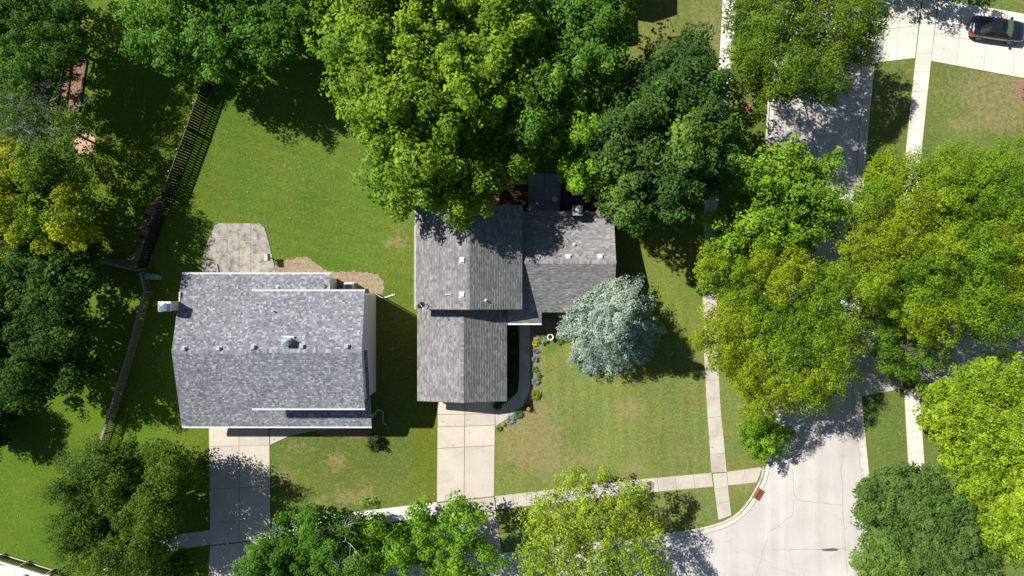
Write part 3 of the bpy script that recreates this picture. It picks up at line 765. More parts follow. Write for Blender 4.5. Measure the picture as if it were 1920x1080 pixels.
def box_vent(root, p, mat, s=0.30, tilt=0.0, slope=(0, 0.3), h=0.24):
    """low box vent standing on a roof"""
    x, y, z = p
    b = MB(); b.box(x - s*.72, y - s*.72, z - 0.12, x + s*.72, y + s*.72, z + .035)
    v = b.build('roof_vent', mat, root)
    t = MB(); a = s / 2
    t.add([(x-a*.85,y-a*.85,z-.02),(x+a*.85,y-a*.85,z-.02),(x+a*.85,y+a*.85,z-.02),(x-a*.85,y+a*.85,z-.02),(x-a,y-a,z+h),(x+a,y-a,z+h),(x+a,y+a,z+h),(x-a,y+a,z+h),(x-a*.7,y-a*.7,z+h+.05),(x+a*.7,y-a*.7,z+h+.05),(x+a*.7,y+a*.7,z+h+.05),(x-a*.7,y+a*.7,z+h+.05)],
          [(0,1,5,4),(1,2,6,5),(2,3,7,6),(3,0,4,7),(4,5,9,8),(5,6,10,9),(6,7,11,10),(7,4,8,11),(8,9,10,11)])
    t.build('hood', mat, v)
def pipe_vent(root, p, mat, h=0.4, r=0.05):
    x, y, z = p
    b = MB().lathe((x, y, z - .08), [(r*2.6, 0), (r*2.2, .1), (r*1.05, .16), (r, h+.08), (r*.7, h+.085)], 10); b.build('vent_pipe', mat, root)

# ---- the first house: two-level, blue grey shingles
h1x0 = G(341,0,3.2)[0]; h1x1 = G(696.5,0,3.2)[0]; h1yN = G(0,513.5,3.2)[1]; h1yS = G(0,799.5,3.2)[1]; yr1 = G(0,660,5.1)[1]
x621 = G(620.5,0,3.2)[0]
u0 = G(472,0,6.0)[0]; u1 = G(684,0,6.0)[0]; uN = G(0,545.5,6.0)[1]; uS = G(0,765.5,6.0)[1]; 
house1 = thing('house', 'split-level house with mottled blue grey shingle roof and a chimney on its side', 'house', ((h1x0+h1x1)/2, (h1yN+h1yS)/2, 0))
zr1 = 4.95; zu = 6.0; zur = 7.15; yur = (uN + uS) / 2
gable(house1, h1x0, h1x1, h1yS, h1yN, 3.2, zr1, 'x', PAL1, 10, deckm=M['vent_grey'], ext=(h1x0, x621), e=0.15, tw=(.10,.26), t=(.002,.008))
gable(house1, u0, u1, uS, uN, zu, zur, 'x', PAL1, 20, deckm=M['vent_grey'], e=0.15, tw=(.10,.26), t=(.002,.008))
wx0, wx1 = h1x0 + .3, (705 - 960) / S; wyN, wyS = h1yN - .35, h1yS + .45
uyN, uyS = (540 - 552) / S, (540 - 733.5) / S; ux0 = u0 + .25
xg = GP(515, 0)[0]; xn = GP(632, 0)[0]
wl = MB()
def wallbox(mb, poly, z0, z1): mb.prism(poly, z0, z1)
# ground floor: body, stepping in at the rear right and at the porch
body = [(wx0, wyS), (xg, wyS), (xg, uyS), (wx1, uyS), (wx1, uyN), (xn, uyN), (xn, wyN), (wx0, wyN)]
MB().prism(body, -.1, 3.22).build('wall', M['siding'], house1)
MB().prism([(ux0, uyS), (wx1, uyS), (wx1, uyN), (ux0, uyN)], 3.23, zu - .02).build('wall', M['siding'], house1)
sl_u = (zur - zu) / (yur - uS)
gable_wall(house1, wx1 - .12, uyS, uyN, zu - .019, zu + sl_u*(uyS-uS) - .17, zur - .17, yur, .12, M['siding'])
gable_wall(house1, ux0, uyS, uyN, zu - .019, zu + sl_u*(uyS-uS) - .17, zur - .17, yur, .12, M['siding'])
yc1 = (h1yN + h1yS) / 2; sl_l = (zr1 - 3.2) / (yc1 - h1yS)
gable_wall(house1, wx0, wyS, wyN, 3.225, 3.2 + sl_l*.45 - .17, zr1 - .17, yc1, .12, M['siding'])
gable_wall(house1, xn - .12, yc1, wyN, 3.225, 3.3, 3.3 , (yc1+wyN)/2, .12, M['siding'])
# porch posts, garage door, windows
for xp in (xg + 1.2, (xg + wx1)/2 + .4, wx1 - .3):
    MB().box(xp-.06, h1yS+.35, 0, xp+.06, h1yS+.47, 3.12).build('porch_post', M['white'], house1)
gd = MB(); gcx0, gcx1 = GP(396, 0)[0], GP(501, 0)[0]
for k in range(4): gd.box(gcx0, wyS - .05, .06 + k*.56, gcx1, wyS - .002, .06 + k*.56 + .54)
gd.build('garage_door', M['white'], house1)
for xx in (-18.5, -15.0): window_on(house1, (xx, uyS, 1.6), 1.4, 1.3, (0, -1)); 
for xx in (-20.6, -14.5): window_on(house1, (xx, uyS, 4.7), 1.1, 1.1, (0, -1)); window_on(house1, (xx, uyN, 4.7), 1.1, 1.1, (0, 1))
window_on(house1, (-24.5, wyN, 1.7), 1.2, 1.1, (0, 1)); window_on(house1, (-20.5, wyN, 1.3), 1.6, 1.9, (0, 1))
# down-pipes
c = Vector((wx1 + .06, uyN + .05, 0))
MB().tube([(u1 - .2, uN + .05, zu - .1), (wx1 + .05, uyN + .08, zu - .5), (wx1 + .05, uyN + .08, .25), (wx1 + .45, uyN - .25, .12), (wx1 + .75, uyN - .30, .10), (wx1 + 1.7, uyN + .0, .06)], .055, 6).build('downpipe', M['white'], house1)
MB().tube([(h1x1 - .05, h1yS + .55, 3.1), (h1x1 + .3, h1yS + 1.2, 2.2), (h1x1 + .35, h1yS + 1.1, 1.6), (h1x1 + .42, h1yS + .7, .3), (h1x1 + .4, h1yS - .3, .12), (h1x1 + .7, h1yS - .55, .08)], .05, 6).build('downpipe', M['vent_grey'], house1)
MB().tube([(h1x0 + 1.75, h1yN + .1, 3.05), (h1x0 + 1.75, h1yN + .1, .2), (h1x0 + 1.6, h1yN + .95, .1)], .05, 6).build('downpipe', M['vent_grey'], house1)
# wide boxed bay at the lower right corner of the porch
def zf1(x, y): return 3.2 + sl_l * (y - h1yS) if y < yc1 else 3.2 + sl_l * (h1yN - y)
def zfu(x, y): return zu + sl_u * (y - uS) if y < yur else zu + sl_u * (uN - y)
for q in ((346,653.5),(411,653.5)): box_vent(house1, on_surface(*q, zf1), M['vent_grey'], .31)
for q in ((476,650.5),(567,649.5),(651,649.5)): box_vent(house1, on_surface(*q, zfu), M['vent_grey'], .31)
pipe_vent(house1, on_surface(521, 538, zf1), M['vent_white'], .25, .07); pipe_vent(house1, on_surface(609, 538, zf1), M['vent_dark'], .15, .1); pipe_vent(house1, on_surface(513, 583, zfu), M['vent_white'], .4, .05)
# metal flue cap on the upper roof
fx, fy, fz = on_surface(542, 640, zfu)
fc = MB().box(fx-.36, fy-.25, fz-.15, fx+.26, fy+.22, fz+.62).build('flue_chase', M['siding_tan'], house1)
k = MB().box(fx-.40, fy-.29, fz+.62, fx+.30, fy+.26, fz+.67); k.add([(fx-.33,fy-.26,fz+.80),(fx+.23,fy-.26,fz+.80),(fx+.23,fy+.23,fz+.80),(fx-.33,fy+.23,fz+.80),(fx-.05,fy-.015,fz+.95)], [(0,1,4),(1,2,4),(2,3,4),(3,0,4),(3,2,1,0)])
k.tube([(fx-.05,fy-.02,fz+.66),(fx-.05,fy-.02,fz+.82)], .13, 10); k.build('flue_cap', M['cap'], fc)
fl_ = MB().bar((fx-.40, fy+.36, fz+.10), (fx+.42, fy+.36, fz+.10), .16, .03); fl_.build('flashing', M['vent_white'], fc)
# side chimney
cx1 = (376 - 960) / S; cx0 = cx1 - .92; cyc = G(0, 574.5, 5.3)[1]
ch = MB().box(cx0, cyc-.36, -.1, cx1, cyc+.36, 5.35).build('chimney', M['siding_tan'], house1)
MB().box(cx0-.04, cyc-.40, 5.35, cx1+.04, cyc+.40, 5.44).build('chimney_top', M['white'], ch)
k = MB(); mx = cx0+.42; k.tube([(mx, cyc, 5.44), (mx, cyc, 5.75)], .2, 10)
k.add([(mx-.36,cyc-.36,5.72),(mx+.36,cyc-.36,5.72),(mx+.36,cyc+.36,5.72),(mx-.36,cyc+.36,5.72),(mx,cyc,5.92)], [(0,1,4),(1,2,4),(2,3,4),(3,0,4),(3,2,1,0)])
for s1 in (-1,1):
    for s2 in (-1,1): k.bar((mx+s1*.33,cyc+s2*.33,5.44),(mx+s1*.33,cyc+s2*.33,5.72),.03,.03)
k.build('chimney_cap', M['cap'], ch)
MB().box(cx1-.02, cyc+.36, 2.9, cx1+.04, cyc+1.15, 3.9).build('corner_board', M['white'], ch)

# ---- the second house: grey brown roof, three gables
house2 = thing('house', 'house with darker grey roof of three wings around a front garage', 'house', (0.5, 0.5, 0))
# upper west wing
a0, a1 = G(779.5,0,4.7)[0], G(980,0,4.7)[0]; aN, aS = G(0,384,4.9)[1], G(0,580,4.9)[1]; axr = G(877,0,6.1)[0]
gable(house2, a0, a1, aS, aN, 4.7, 5.7, 'y', PAL2, 30, ridge_at=axr, e=0.14, tw=(.22,.36), t=(.001,.003), gut=(1,0), deckm=M['siding_tan'])
MB().box(a0+.3, aS+.25, -.1, a1-.3, aN-.25, 4.62).build('wall', M['siding_tan'], house2)
for yy in (aS+.25, aN-.37): gable_wall(house2, yy, a0+.3, a1-.3, 4.63, 4.62+.1, 5.7-.17, axr, .12, M['siding_tan'], 'y')
# garage wing
g0, g1 = G(782.5,0,2.85)[0], G(951,0,2.85)[0]; gS = G(0,752,2.9)[1]; gxr = G(866,0,4.1)[0]
gable(house2, g0, g1, gS, aS + .24, 2.85, 3.75, 'y', PAL2, 40, ridge_at=gxr, e=0.14, tw=(.22,.36), t=(.001,.003), gut=(0,0), deckm=M['siding_tan'])
MB().box(g0+.3, gS+.25, -.1, g1-.3, aS+.24, 2.78).build('wall', M['siding_tan'], house2)
gable_wall(house2, gS+.25, g0+.3, g1-.3, 2.785, 2.85, 3.75-.17, gxr, .12, M['siding_tan'], 'y')
gd = MB()
for k in range(4): gd.box(GP(824,0)[0], gS+.2, .06+k*.54, GP(926,0)[0], gS+.248, .58+k*.54)
gd.build('garage_door', M['wood_cream'], house2)
# east wing
e0, e1 = a1 - .31, G(1150.5,0,3.1)[0]; eN, eS = G(0,396,3.1)[1], G(0,586,3.1)[1]; eyr = G(0,491.5,4.5)[1]; 
gable(house2, e0, e1, eS, eN, 3.1, 4.5, 'x', PAL2, 50, ridge_at=eyr, e=0.14, tw=(.22,.36), t=(.001,.003), gut=(0,0), deckm=M['siding_tan'])
MB().box(a1-.29, eS+.3, -.1, e1-.3, eN-.3, 3.02).build('wall', M['siding_tan'], house2)
gable_wall(house2, e1-.42, eS+.3, eN-.3, 3.03, 3.1, 4.5-.17, eyr, .12, M['siding_tan'])
# entry porch roof: the east slope carried lower and further forward
eslope = (4.5-3.1)/(eyr-eS)
p0, p1 = G(951,0,2.9)[0] , G(1015.5,0,2.9)[0]; pS = G(0,606.5,2.8)[1]; pzS = 3.1 + eslope*(pS-eS)
o_ = Vector((p0+.02, pS, pzS)); vv = Vector((0, eS+.0-pS, 3.1-pzS)); W_ = p1-p0-.02
aq = [o_, o_+Vector((W_,0,0)), o_+Vector((W_,0,0))+vv, o_+vv]; bq = [p-Vector((0,0,.15)) for p in aq]
MB().add(aq+bq, [(0,1,2,3),(7,6,5,4),(0,4,5,1),(1,5,6,2),(3,2,6,7),(0,3,7,4)]).build('roof_deck', M['siding_tan'], house2)
shingles(house2, o_, (1,0,0), vv.normalized(), Vector((1,0,0)).cross(vv.normalized()), W_, vv.length, PAL2, .14, (.22,.36), (.002,.006), 61)
W3 = e0 - p0 - .03; o3 = Vector((p0+.02, eS+.002, 3.1+eslope*.002)); v3 = Vector((0, 1.1, 1.1*eslope))
a3 = [o3, o3+Vector((W3,0,0)), o3+Vector((W3,0,0))+v3, o3+v3]; b3_ = [p-Vector((0,0,.15)) for p in a3]
MB().add(a3+b3_, [(0,1,2,3),(7,6,5,4),(0,4,5,1),(1,5,6,2),(3,2,6,7),(0,3,7,4)]).build('roof_deck', M['siding_tan'], house2)
shingles(house2, o3, (1,0,0), v3.normalized(), Vector((1,0,0)).cross(v3.normalized()), W3, v3.length, PAL2, .14, (.22,.36), (.002,.006), 62)
MB().bar((p0+.03, pS-.06, pzS-.05), (p1, pS-.06, pzS-.05), .11, .12).build('gutter', M['white'], house2)
MB().box(p1-.35, pS+.3, 0, p1-.23, pS+.42, pzS-.1).build('porch_post', M['white'], house2)
MB().box(a1-.4, aS+.35, 0, a1+.5, aS+.4, 2.1).build('door', M['rust'], house2)
for (xx) in (2.2, 6.2): window_on(house2, (xx, eS+.3, 1.6), 1.6, 1.2, (0,-1))
window_on(house2, (e1-.3, eyr-1.5, 1.6), 1.2, 1.1, (1,0)); window_on(house2, (e1-.3, eyr+2, 1.6), 1.2, 1.1, (1,0))
for xx in (a0+2, a0+6): window_on(house2, (xx, aN-.25, 3.4), 1.1, 1.1, (0,1))
window_on(house2, (a0+.3, 2.5, 3.4), 1.0, 1.1, (-1,0)); window_on(house2, (a0+.3, -.5+1, 1.3), 1.0, .9, (-1,0)) 
asl = (5.7-4.7)/(axr-a0); 
def zfa(x, y): return 4.7 + asl*(x-a0) if x < axr else 4.7 + (5.7-4.7)/(a1-axr)*(a1-x)
def zfe(x, y): return 3.1 + eslope*(y-eS) if y < eyr else 3.1 + (1.4)/(eN-eyr)*(eN-y)
for q in ((867,413),(867,488),(867,552.5)): box_vent(house2, on_surface(*q, zfa), M['vent_white'], .36, h=.14)
for q in ((1008,483),(1066,482),(1126,481.5)): box_vent(house2, on_surface(*q, zfe), M['vent_white'], .34, h=.14)
pipe_vent(house2, on_surface(911, 563, zfa), M['vent_white'], .45, .055); pipe_vent(house2, on_surface(1077, 458, zfe), M['vent_white'], .25, .06)
x_, y_, z_ = on_surface(840, 552, zfa); MB().tube([(x_-.25,y_,z_+.1),(x_+.25,y_,z_+.1)], .04, 6).tube([(x_+.22,y_,z_-.05),(x_+.22,y_,z_+.12)], .05, 6).build('vent_pipe', M['vent_white'], house2)
# rear chimney with metal top
cx, cy, cz = G(1083, 395, 4.6); cm = MB().box(cx-.36, cy-.33, 0, cx+.36, cy+.38, 4.5).build('chimney', M['brick'], house2)
MB().box(cx-.41, cy-.38, 4.5, cx+.41, cy+.43, 4.6).build('chimney_top', M['vent_grey'], cm); MB().lathe((cx+.05, cy+.02, 4.6), [(.16,0),(.16,.22),(.26,.24),(.24,.30),(.05,.36)], 12).build('chimney_cap', M['cap'], cm)

# satellite dish at the corner of the upper roof
dx, dy, dz = on_surface(797, 571, zfa)
dish = thing('satellite_dish', 'grey satellite dish on bent arm at the corner of the darker roof', 'satellite dish', (dx, dy, dz))
MB().tube([(dx+.15,dy+.05,dz-.05),(dx+.1,dy+.05,dz+.35),(dx-.12,dy,dz+.55)], .035, 8).build('mast', M['vent_white'], dish)
nrm = Vector((.45,-.55,.62)).normalized(); t1 = nrm.cross(Vector((0,0,1))).normalized(); t2 = nrm.cross(t1); cd = Vector((dx-.25,dy-.02,dz+.62))
vs = [cd]; fs = []
for r_, dd in ((.16,.01),(.32,.05)):
    for k in range(20):
        t = k*math.pi/10; vs.append(cd + t1*math.cos(t)*r_*1.0 + t2*math.sin(t)*r_*1.12 + nrm*dd)
fs = [(0, 1+k, 1+(k+1)%20) for k in range(20)] + [(1+k, 21+k, 21+(k+1)%20, 1+(k+1)%20) for k in range(20)]
d_ = MB().add(vs, fs).build('reflector', M['shade_metal'], dish); so_ = d_.modifiers.new('s', 'SOLIDIFY'); so_.thickness = .015
MB().tube([cd - t2*.3, cd + nrm*.5 + t2*.02], .018, 6).bar(cd + nrm*.47 - t1*.06, cd + nrm*.47 + t1*.06, .07, .07).build('receiver_arm', M['vent_white'], dish)

# ---- neighbouring house at the top, mostly under trees
house3 = thing('house', 'pale grey roofed neighbour house under the big maples at the top', 'house', (*GP(1090, -60), 0))
q0, q1 = GP(985,0)[0], GP(1146,0)[0]; qN, qS = GP(0,-190)[1], GP(0,58)[1]
gable(house3, q0, q1, qS, qN, 2.8, 4.2, 'y', PAL3, 70, e=.2, tw=(.3,.6), gut=(1,1), deckm=M['white'])
MB().box(q0+.3, qS+.3, -.1, q1-.3, qN-.3, 2.75).build('wall', M['siding'], house3)
gable_wall(house3, qS+.3, q0+.3, q1-.3, 2.76, 2.8, 4.03, (q0+q1)/2, .12, M['siding'], 'y')
r0, r1 = GP(1040,0)[0], GP(1177,0)[0]; rN, rS = GP(0,-260)[1], GP(0,-22)[1]
gable(house3, r0, r1, rS, rN, 5.3, 6.8, 'y', PAL3, 75, e=.2, tw=(.3,.6), gut=(1,1), deckm=M['white'])
MB().box(r0+.3, rS+.3, 2.9, r1-.3, rN-.3, 5.25).build('wall', M['siding'], house3)
gable_wall(house3, rS+.3, r0+.3, r1-.3, 5.26, 5.3, 6.63, (r0+r1)/2, .12, M['siding'], 'y')
window_on(house3, (r1-1.6, rS+.3, 4.2), 1.0, 1.1, (0,-1)); window_on(house3, (q0+2, qS+.3, 1.5), 1.2, 1.1, (0,-1)); window_on(house3, (q0+5, qS+.3, 1.5), 1.2, 1.1, (0,-1))

# ---- paved court at the left, deep shade painted into its near-black colour
pgrid('terrace', 'shade-toned slate paved court at the left edge, shade put into its colour', [(-150,96),(108,96),(66,312),(-150,312)], [0,.2,.4,.6,.8,1], [0,.25,.5,.75,1], plain('shade-toned slate', (0.016,0.018,0.026), .85, var=.25))

# ------------------------------------------------------------------ fences
def picket_fence(label, pts, ht, spacing, pw, pt, mat, railmat, postmat, post_every=2.4, rails=(.35, .85), side=1, cap=None, railw=(.05,.09), name='picket_fence', tmat=None):
    P0 = GP(*pts[0]); root = thing(name, label, 'fence', (*P0, 0))
    pm = bpy.data.meshes.new('picket'); w2 = pw/2; t2 = pt/2; pr = .032 if ht > 1.7 else .05
    vs = [(-w2,-t2,0),(w2,-t2,0),(w2,t2,0),(-w2,t2,0),(-w2,-t2,ht-.06),(w2,-t2,ht-.06),(w2,t2,ht-.06),(-w2,t2,ht-.06),(-w2*.45,-t2,ht),(w2*.45,-t2,ht),(w2*.45,t2,ht),(-w2*.45,t2,ht)]
    pm.from_pydata(vs, [], [(0,1,5,4),(1,2,6,5),(2,3,7,6),(3,0,4,7),(4,5,9,8),(5,6,10,9),(6,7,11,10),(7,4,8,11),(8,9,10,11)]); pm.materials.append(mat)
    rg = random.Random(len(pts) * 7 + int(ht * 100))
    for a, b in zip(pts, pts[1:]):
        a = Vector(GP(*a)); b = Vector(GP(*b)); d = (b - a); L = d.length; d.normalize(); ang = math.atan2(d.y, d.x); nn = Vector((-d.y, d.x)) * side
        k = int(L / spacing)
        for i in range(k):
            p = a + d * ((i + .5) * L / k) + nn * (railw[0]/2 + pt/2 + .002)
            o = link_mesh('picket', pm, root, (p.x - P0[0], p.y - P0[1], -.05 + rg.uniform(-.012,.012))); o.rotation_euler = (rg.uniform(-.01,.01), 0, ang + rg.uniform(-.02,.02))
        for z in rails: MB().bar((a.x, a.y, z*ht), (b.x, b.y, z*ht), railw[0], railw[1]).build('rail', railmat, root)
        if cap: MB().bar((a.x+nn.x*.03, a.y+nn.y*.03, ht+.06), (b.x+nn.x*.03, b.y+nn.y*.03, ht+.06), cap, .035).build('cap_rail', tmat or railmat, root)
        n = max(1, round(L / post_every))
        for i in range(n + (b == Vector(GP(*pts[-1])))):
            p = a + d * (L * i / n) - nn * .07
            pb = MB().box(p.x-pr, p.y-pr, -.05, p.x+pr, p.y+pr, ht+.02); po = pb.build('post', postmat, root)
            if ht > 1.7: MB().lathe((p.x, p.y, ht+.02), [(.05,0),(.055,.03),(.02,.07)], 8).build('post_cap', M['white'], po)
    return root
picket_fence('tall black picket fence running diagonally between the two back lawns', [(436,48),(412,115),(366,248),(322,368),(276,502)], 1.8, .235, .19, .02, M['black'], M['black'], M['black'], side=1, rails=(.14,.55,.9))
# second row of pickets on the far face (shadow-box fence)
picket_fence('low weathered wooden fence running beside the blue grey roofed house', [(277,512),(285,547),(252,668),(222,765),(196,850),(188,878)], 1.2, .165, .085, .02, M['wood'], M['wood'], M['wood'], side=-1, rails=(.15,.85), cap=.16, tmat=M['wood_grey'])
picket_fence('weathered wooden fence branching left from the black fence corner', [(272,508),(214,493),(150,480)], 1.3, .15, .09, .02, M['wood'], M['wood'], M['wood_grey'], side=1, cap=.12, tmat=M['wood_grey'])
picket_fence('cream railed fence with dark pickets at the bottom left corner', [(-60,1020),(8,1039),(54,1053),(102,1068)], 1.25, .17, .09, .02, M['wood_dark'], M['wood_cream'], M['wood_cream'], side=-1, rails=(.1,.9), cap=.17, tmat=M['white'], post_every=2.3, railw=(.07,.09))
picket_fence('short dark picket gate beside the cream fence at the bottom', [(108,1070),(132,1055),(158,1044)], 1.2, .16, .08, .02, M['wood_dark'], M['wood_dark'], M['wood_dark'], side=1, rails=(.15,.85))
MB().tube([(*GP(186,1090), 1.1),(*GP(190,1066), 1.1),(*GP(198,1046), 1.1)], .035, 6).tube([(*GP(190,1066), 1.1),(*GP(190,1066), 0)], .03, 6).tube([(*GP(198,1046), 1.1),(*GP(198,1046), 0)], .03, 6).build('handrail', M['white'])
tag(bpy.data.objects['handrail'], 'pale metal handrail beside the bottom left walk', 'handrail')
pgrid('terrace', 'pale concrete terrace behind the cream fence at the bottom left', [(-80,1042),(96,1078),(96,1180),(-80,1180)], [0,.3,.62,1], [0,.5,1], M['drive_new'])
pgrid('path', 'narrow pale concrete walk at the bottom left', [(205,1045),(222,1052),(196,1110),(172,1110)], [0,1], [0,.5,1], M['drive_new'])
# porch roof/awning post standing on the terrace
pb = MB().box(*GP(44,1082), 0, GP(44,1082)[0]+.3, GP(44,1082)[1]+.3, .9).build('pillar', M['white']); tag(pb, 'white square pillar on the bottom left terrace', 'pillar')

# ------------------------------------------------------------------ trees
UP = np.array([0, 0, 1.0])
def unit(a): return a / np.maximum(1e-9, np.linalg.norm(a, axis=-1, keepdims=True))
def crown_height(px, py, lobes, zt, zb, pw=0.5):
    """height of the crown's upper surface over photo point (px,py); -1 outside"""
    z = np.full(px.shape, -1.0)
    for i, l in enumerate(lobes):
        cx, cy, r = l[:3]; top = l[3] if len(l) > 3 else zt
        d = np.hypot(px - cx, py - cy) / r
        h = np.where(d < 1, zb + (top - zb) * np.power(np.clip(1 - d * d, 0, 1), pw), -1.0); z = np.maximum(z, h)
    return z

def make_tree(name, label, lobes, zt, zb, pal, group='trees', leaf=.15, clump=.62, spacing=.72, per=70, inner=1.0, gap=0.0, rough=.7, twigs=0, hue=None, elong=1.25, flat=.75, seed=1, trunk_r=.22, pw=.5, fing=1.0, hollow=.41, inden=.75, mat='leaf', cat='tree', edge=0.35, droop=0.0, base=None, tone=(0.8,1.2), upb=.75):
    r = np.random.default_rng(seed)
    L = np.array([(l[0], l[1], l[2]) for l in lobes], dtype=float)
    wgt = L[:, 2] ** 2; cpx = (L[:, 0] * wgt).sum() / wgt.sum(); cpy = (L[:, 1] * wgt).sum() / wgt.sum()
    bx, by, _ = G(cpx, cpy, (zt + zb) / 2)
    if base: bx, by = GP(*base)
    root = thing(name, label, cat, (bx, by, 0), group)
    # candidate clump places in a jittered hex grid over the outline
    s = spacing * S * 1.08; per = per * 1.45; leaf = leaf * .90
    x0, x1 = (L[:, 0] - L[:, 2]).min(), (L[:, 0] + L[:, 2]).max(); y0, y1 = (L[:, 1] - L[:, 2]).min(), (L[:, 1] + L[:, 2]).max()
    # the parts outside the frame by more than 8 m are not built
    x0 = max(x0, -180); x1 = min(x1, 2100); y0 = max(y0, -180); y1 = min(y1, 1260)
    gxx, gyy = np.meshgrid(np.arange(x0, x1, s), np.arange(y0, y1, s * .87)); gxx = gxx + (np.arange(gxx.shape[0]) % 2)[:, None] * s / 2
    cx = gxx.ravel() + r.uniform(-.45, .45, gxx.size) * s; cy = gyy.ravel() + r.uniform(-.45, .45, gxx.size) * s
    ragx = cx + (vnoise(cx, cy, 1/28., seed) - .5) * 34; ragy = cy + (vnoise(cx, cy, 1/28., seed + 5) - .5) * 34
    th = np.arctan2(cy - cpy, cx - cpx); rr = np.hypot(cx - cpx, cy - cpy); Rm = rr.max() + 1e-6
    na = max(7, Rm / 13.0)
    def spoke(sd): return vnoise(np.cos(th) * na / 2.2 + 40 + rr / 170., np.sin(th) * na / 2.2 + 40, 1.0, sd)
    rid = spoke(seed + 21) * .65 + vnoise(th * na / 3.1416 + 50, rr / 38., 1.0, seed + 22) * .35 - .5
    pull = 1 - rid * fing * 26 / np.maximum(rr, 26)
    ragx = cpx + (ragx - cpx) * pull; ragy = cpy + (ragy - cpy) * pull
    h = crown_height(ragx, ragy, lobes, zt, zb, pw)
    ok = h > 0
    if gap > 0: ok &= vnoise(cx, cy, 1/34., seed + 3) * .6 + vnoise(cx, cy, 1/13., seed + 8) * .4 > gap
    hol = (vnoise(cx, cy, 1/24., seed + 13) * .5 + vnoise(cx, cy, 1/11., seed + 18) * .2 + (rid + .5) * .3) < hollow
    cx, cy, h, rid, hol = cx[ok], cy[ok], h[ok], rid[ok], hol[ok]
    # bumpy surface: branches stand up between hollows
    bump_ = (fbm(cx, cy, 1/38., seed + 2, 3) - .5) * 2 * rough * 2.6 + r.uniform(-.55, .55, len(cx)) * rough + rid * 2.4 * rough * fing
    z = np.maximum(h + bump_, zb * .6)
    k = (H - z) / H / S; C = np.column_stack([(cx - 960) * k, (540 - cy) * k, z])
    dirv = C - np.array([bx, by, (zb + zt) * .38]); D = unit(dirv + UP * .25 * np.linalg.norm(dirv, axis=1)[:, None]); D[:, 2] -= droop; D = unit(D)
    size = clump * r.uniform(.65, 1.3, len(C)); npc = np.maximum(8, (per * r.uniform(.6, 1.4, len(C)))).astype(int)
    o_ = ~hol; layers = [(C[o_], D[o_], size[o_], npc[o_], 0)]
    if inner > 0:
        m = r.random(len(C)) < inner
        Ci = C[m] - np.column_stack([D[m][:, 0] * .6, D[m][:, 1] * .6, r.uniform(.9, 2.2, m.sum())]); Ci[:, 2] = np.maximum(Ci[:, 2], zb * .55)
        layers.append((Ci, D[m], size[m] * 1.25, (npc[m] * inden).astype(int), 1))
    # skirt below the rim so that the crown closes at its edge
    VV = []; CC = []
    pal = np.array(pal, dtype=float) * (np.array([1.20, 1.30, .90]) if mat == 'leaf' else 1.0)
    for Cn, Dn, sn, nn, kind in layers:
        if len(Cn) == 0: continue
        idx = np.repeat(np.arange(len(Cn)), nn); n = len(idx)
        q = unit(r.standard_normal((n, 3))); rad = r.random(n) ** .26
        q = q * rad[:, None]
        # stretch along the growing direction, flatten across
        al = (q * Dn[idx]).sum(1, keepdims=True); off = (q + Dn[idx] * al * (elong - 1)); off[:, 2] *= flat
        P = Cn[idx] + off * sn[idx][:, None]
        P[:, 2] = np.maximum(P[:, 2], 0.15)
        ls = leaf * r.uniform(.55, 1.6, n) * (1.5 if kind else 1)
        nr = unit(unit(off) * .85 + UP * upb + r.standard_normal((n, 3)) * .36)
        t = unit(np.cross(nr, r.standard_normal((n, 3)))); b2 = np.cross(nr, t)
        a = P - t * ls[:, None] * .62; c = P + t * ls[:, None] * .62; b1 = P + b2 * ls[:, None] * .42 - nr * ls[:, None] * .10; d1 = P - b2 * ls[:, None] * .42 - nr * ls[:, None] * .10
        VV.append(np.stack([a, b1, c, d1], 1).reshape(-1, 3))
        # colour: palette entry per clump by noise, per-leaf variation
        hn = fbm(Cn[:, 0], Cn[:, 1], .28, seed + 40, 3) ; hn = (hn - hn.min()) / max(1e-6, np.ptp(hn)); hn = np.clip(hn + r.uniform(-.22, .22, len(Cn)), 0, .999)
        f = hn * (len(pal) - 1); i0 = f.astype(int); fr = (f - i0)[:, None]; cl = pal[i0] * (1 - fr) + pal[np.minimum(i0 + 1, len(pal) - 1)] * fr
        cl = cl * r.uniform(tone[0] * .95, tone[1] * 1.05, len(Cn))[:, None]
        lc = cl[idx] * r.uniform(.68, 1.34, n)[:, None]
        if hue is not None:           # fresh growth: some outer leaves take another colour
            pc = np.clip((fbm(Cn[:, 0], Cn[:, 1], .30, seed + 60, 3) - .42) * 4.5 + r.uniform(-.15, .15, len(Cn)), 0, 1) * min(1, hue[1] * 1.35)
            mixv = (pc[idx] * (.45 + .55 * np.clip((rad - .5) * 2, 0, 1)))[:, None]; lc = lc * (1 - mixv) + np.array(hue[0]) * (lc.mean(1, keepdims=True) / max(1e-6, pal.mean())) ** .5 * mixv
        CC.append(np.repeat(lc, 4, 0))
    V = np.concatenate(VV); Cc = np.concatenate(CC); nq = len(V) // 4
    crown = np_mesh('crown', V, np.arange(nq * 4).reshape(-1, 4), M[mat], Cc, root); stuff(crown)
    # trunk and limbs
    tm = MB(); fork = max(.8, zb * .55); lean = r.uniform(-.15, .15, 2)
    tm.tube([(bx, by, -.05), (bx + .02, by, .3), (bx + lean[0]*.5, by + lean[1]*.5, fork * .6), (bx + lean[0], by + lean[1], fork + .3)], [trunk_r*1.5, trunk_r*1.05, trunk_r*.9, trunk_r*.75], 9)
    tm.build('trunk', M['bark'], root, smooth=True)
    F0 = np.array([bx + lean[0], by + lean[1], fork]); lm = MB()
    nl = min(len(C), 26 if zt > 6 else 10); pick = r.choice(len(C), nl, replace=False)
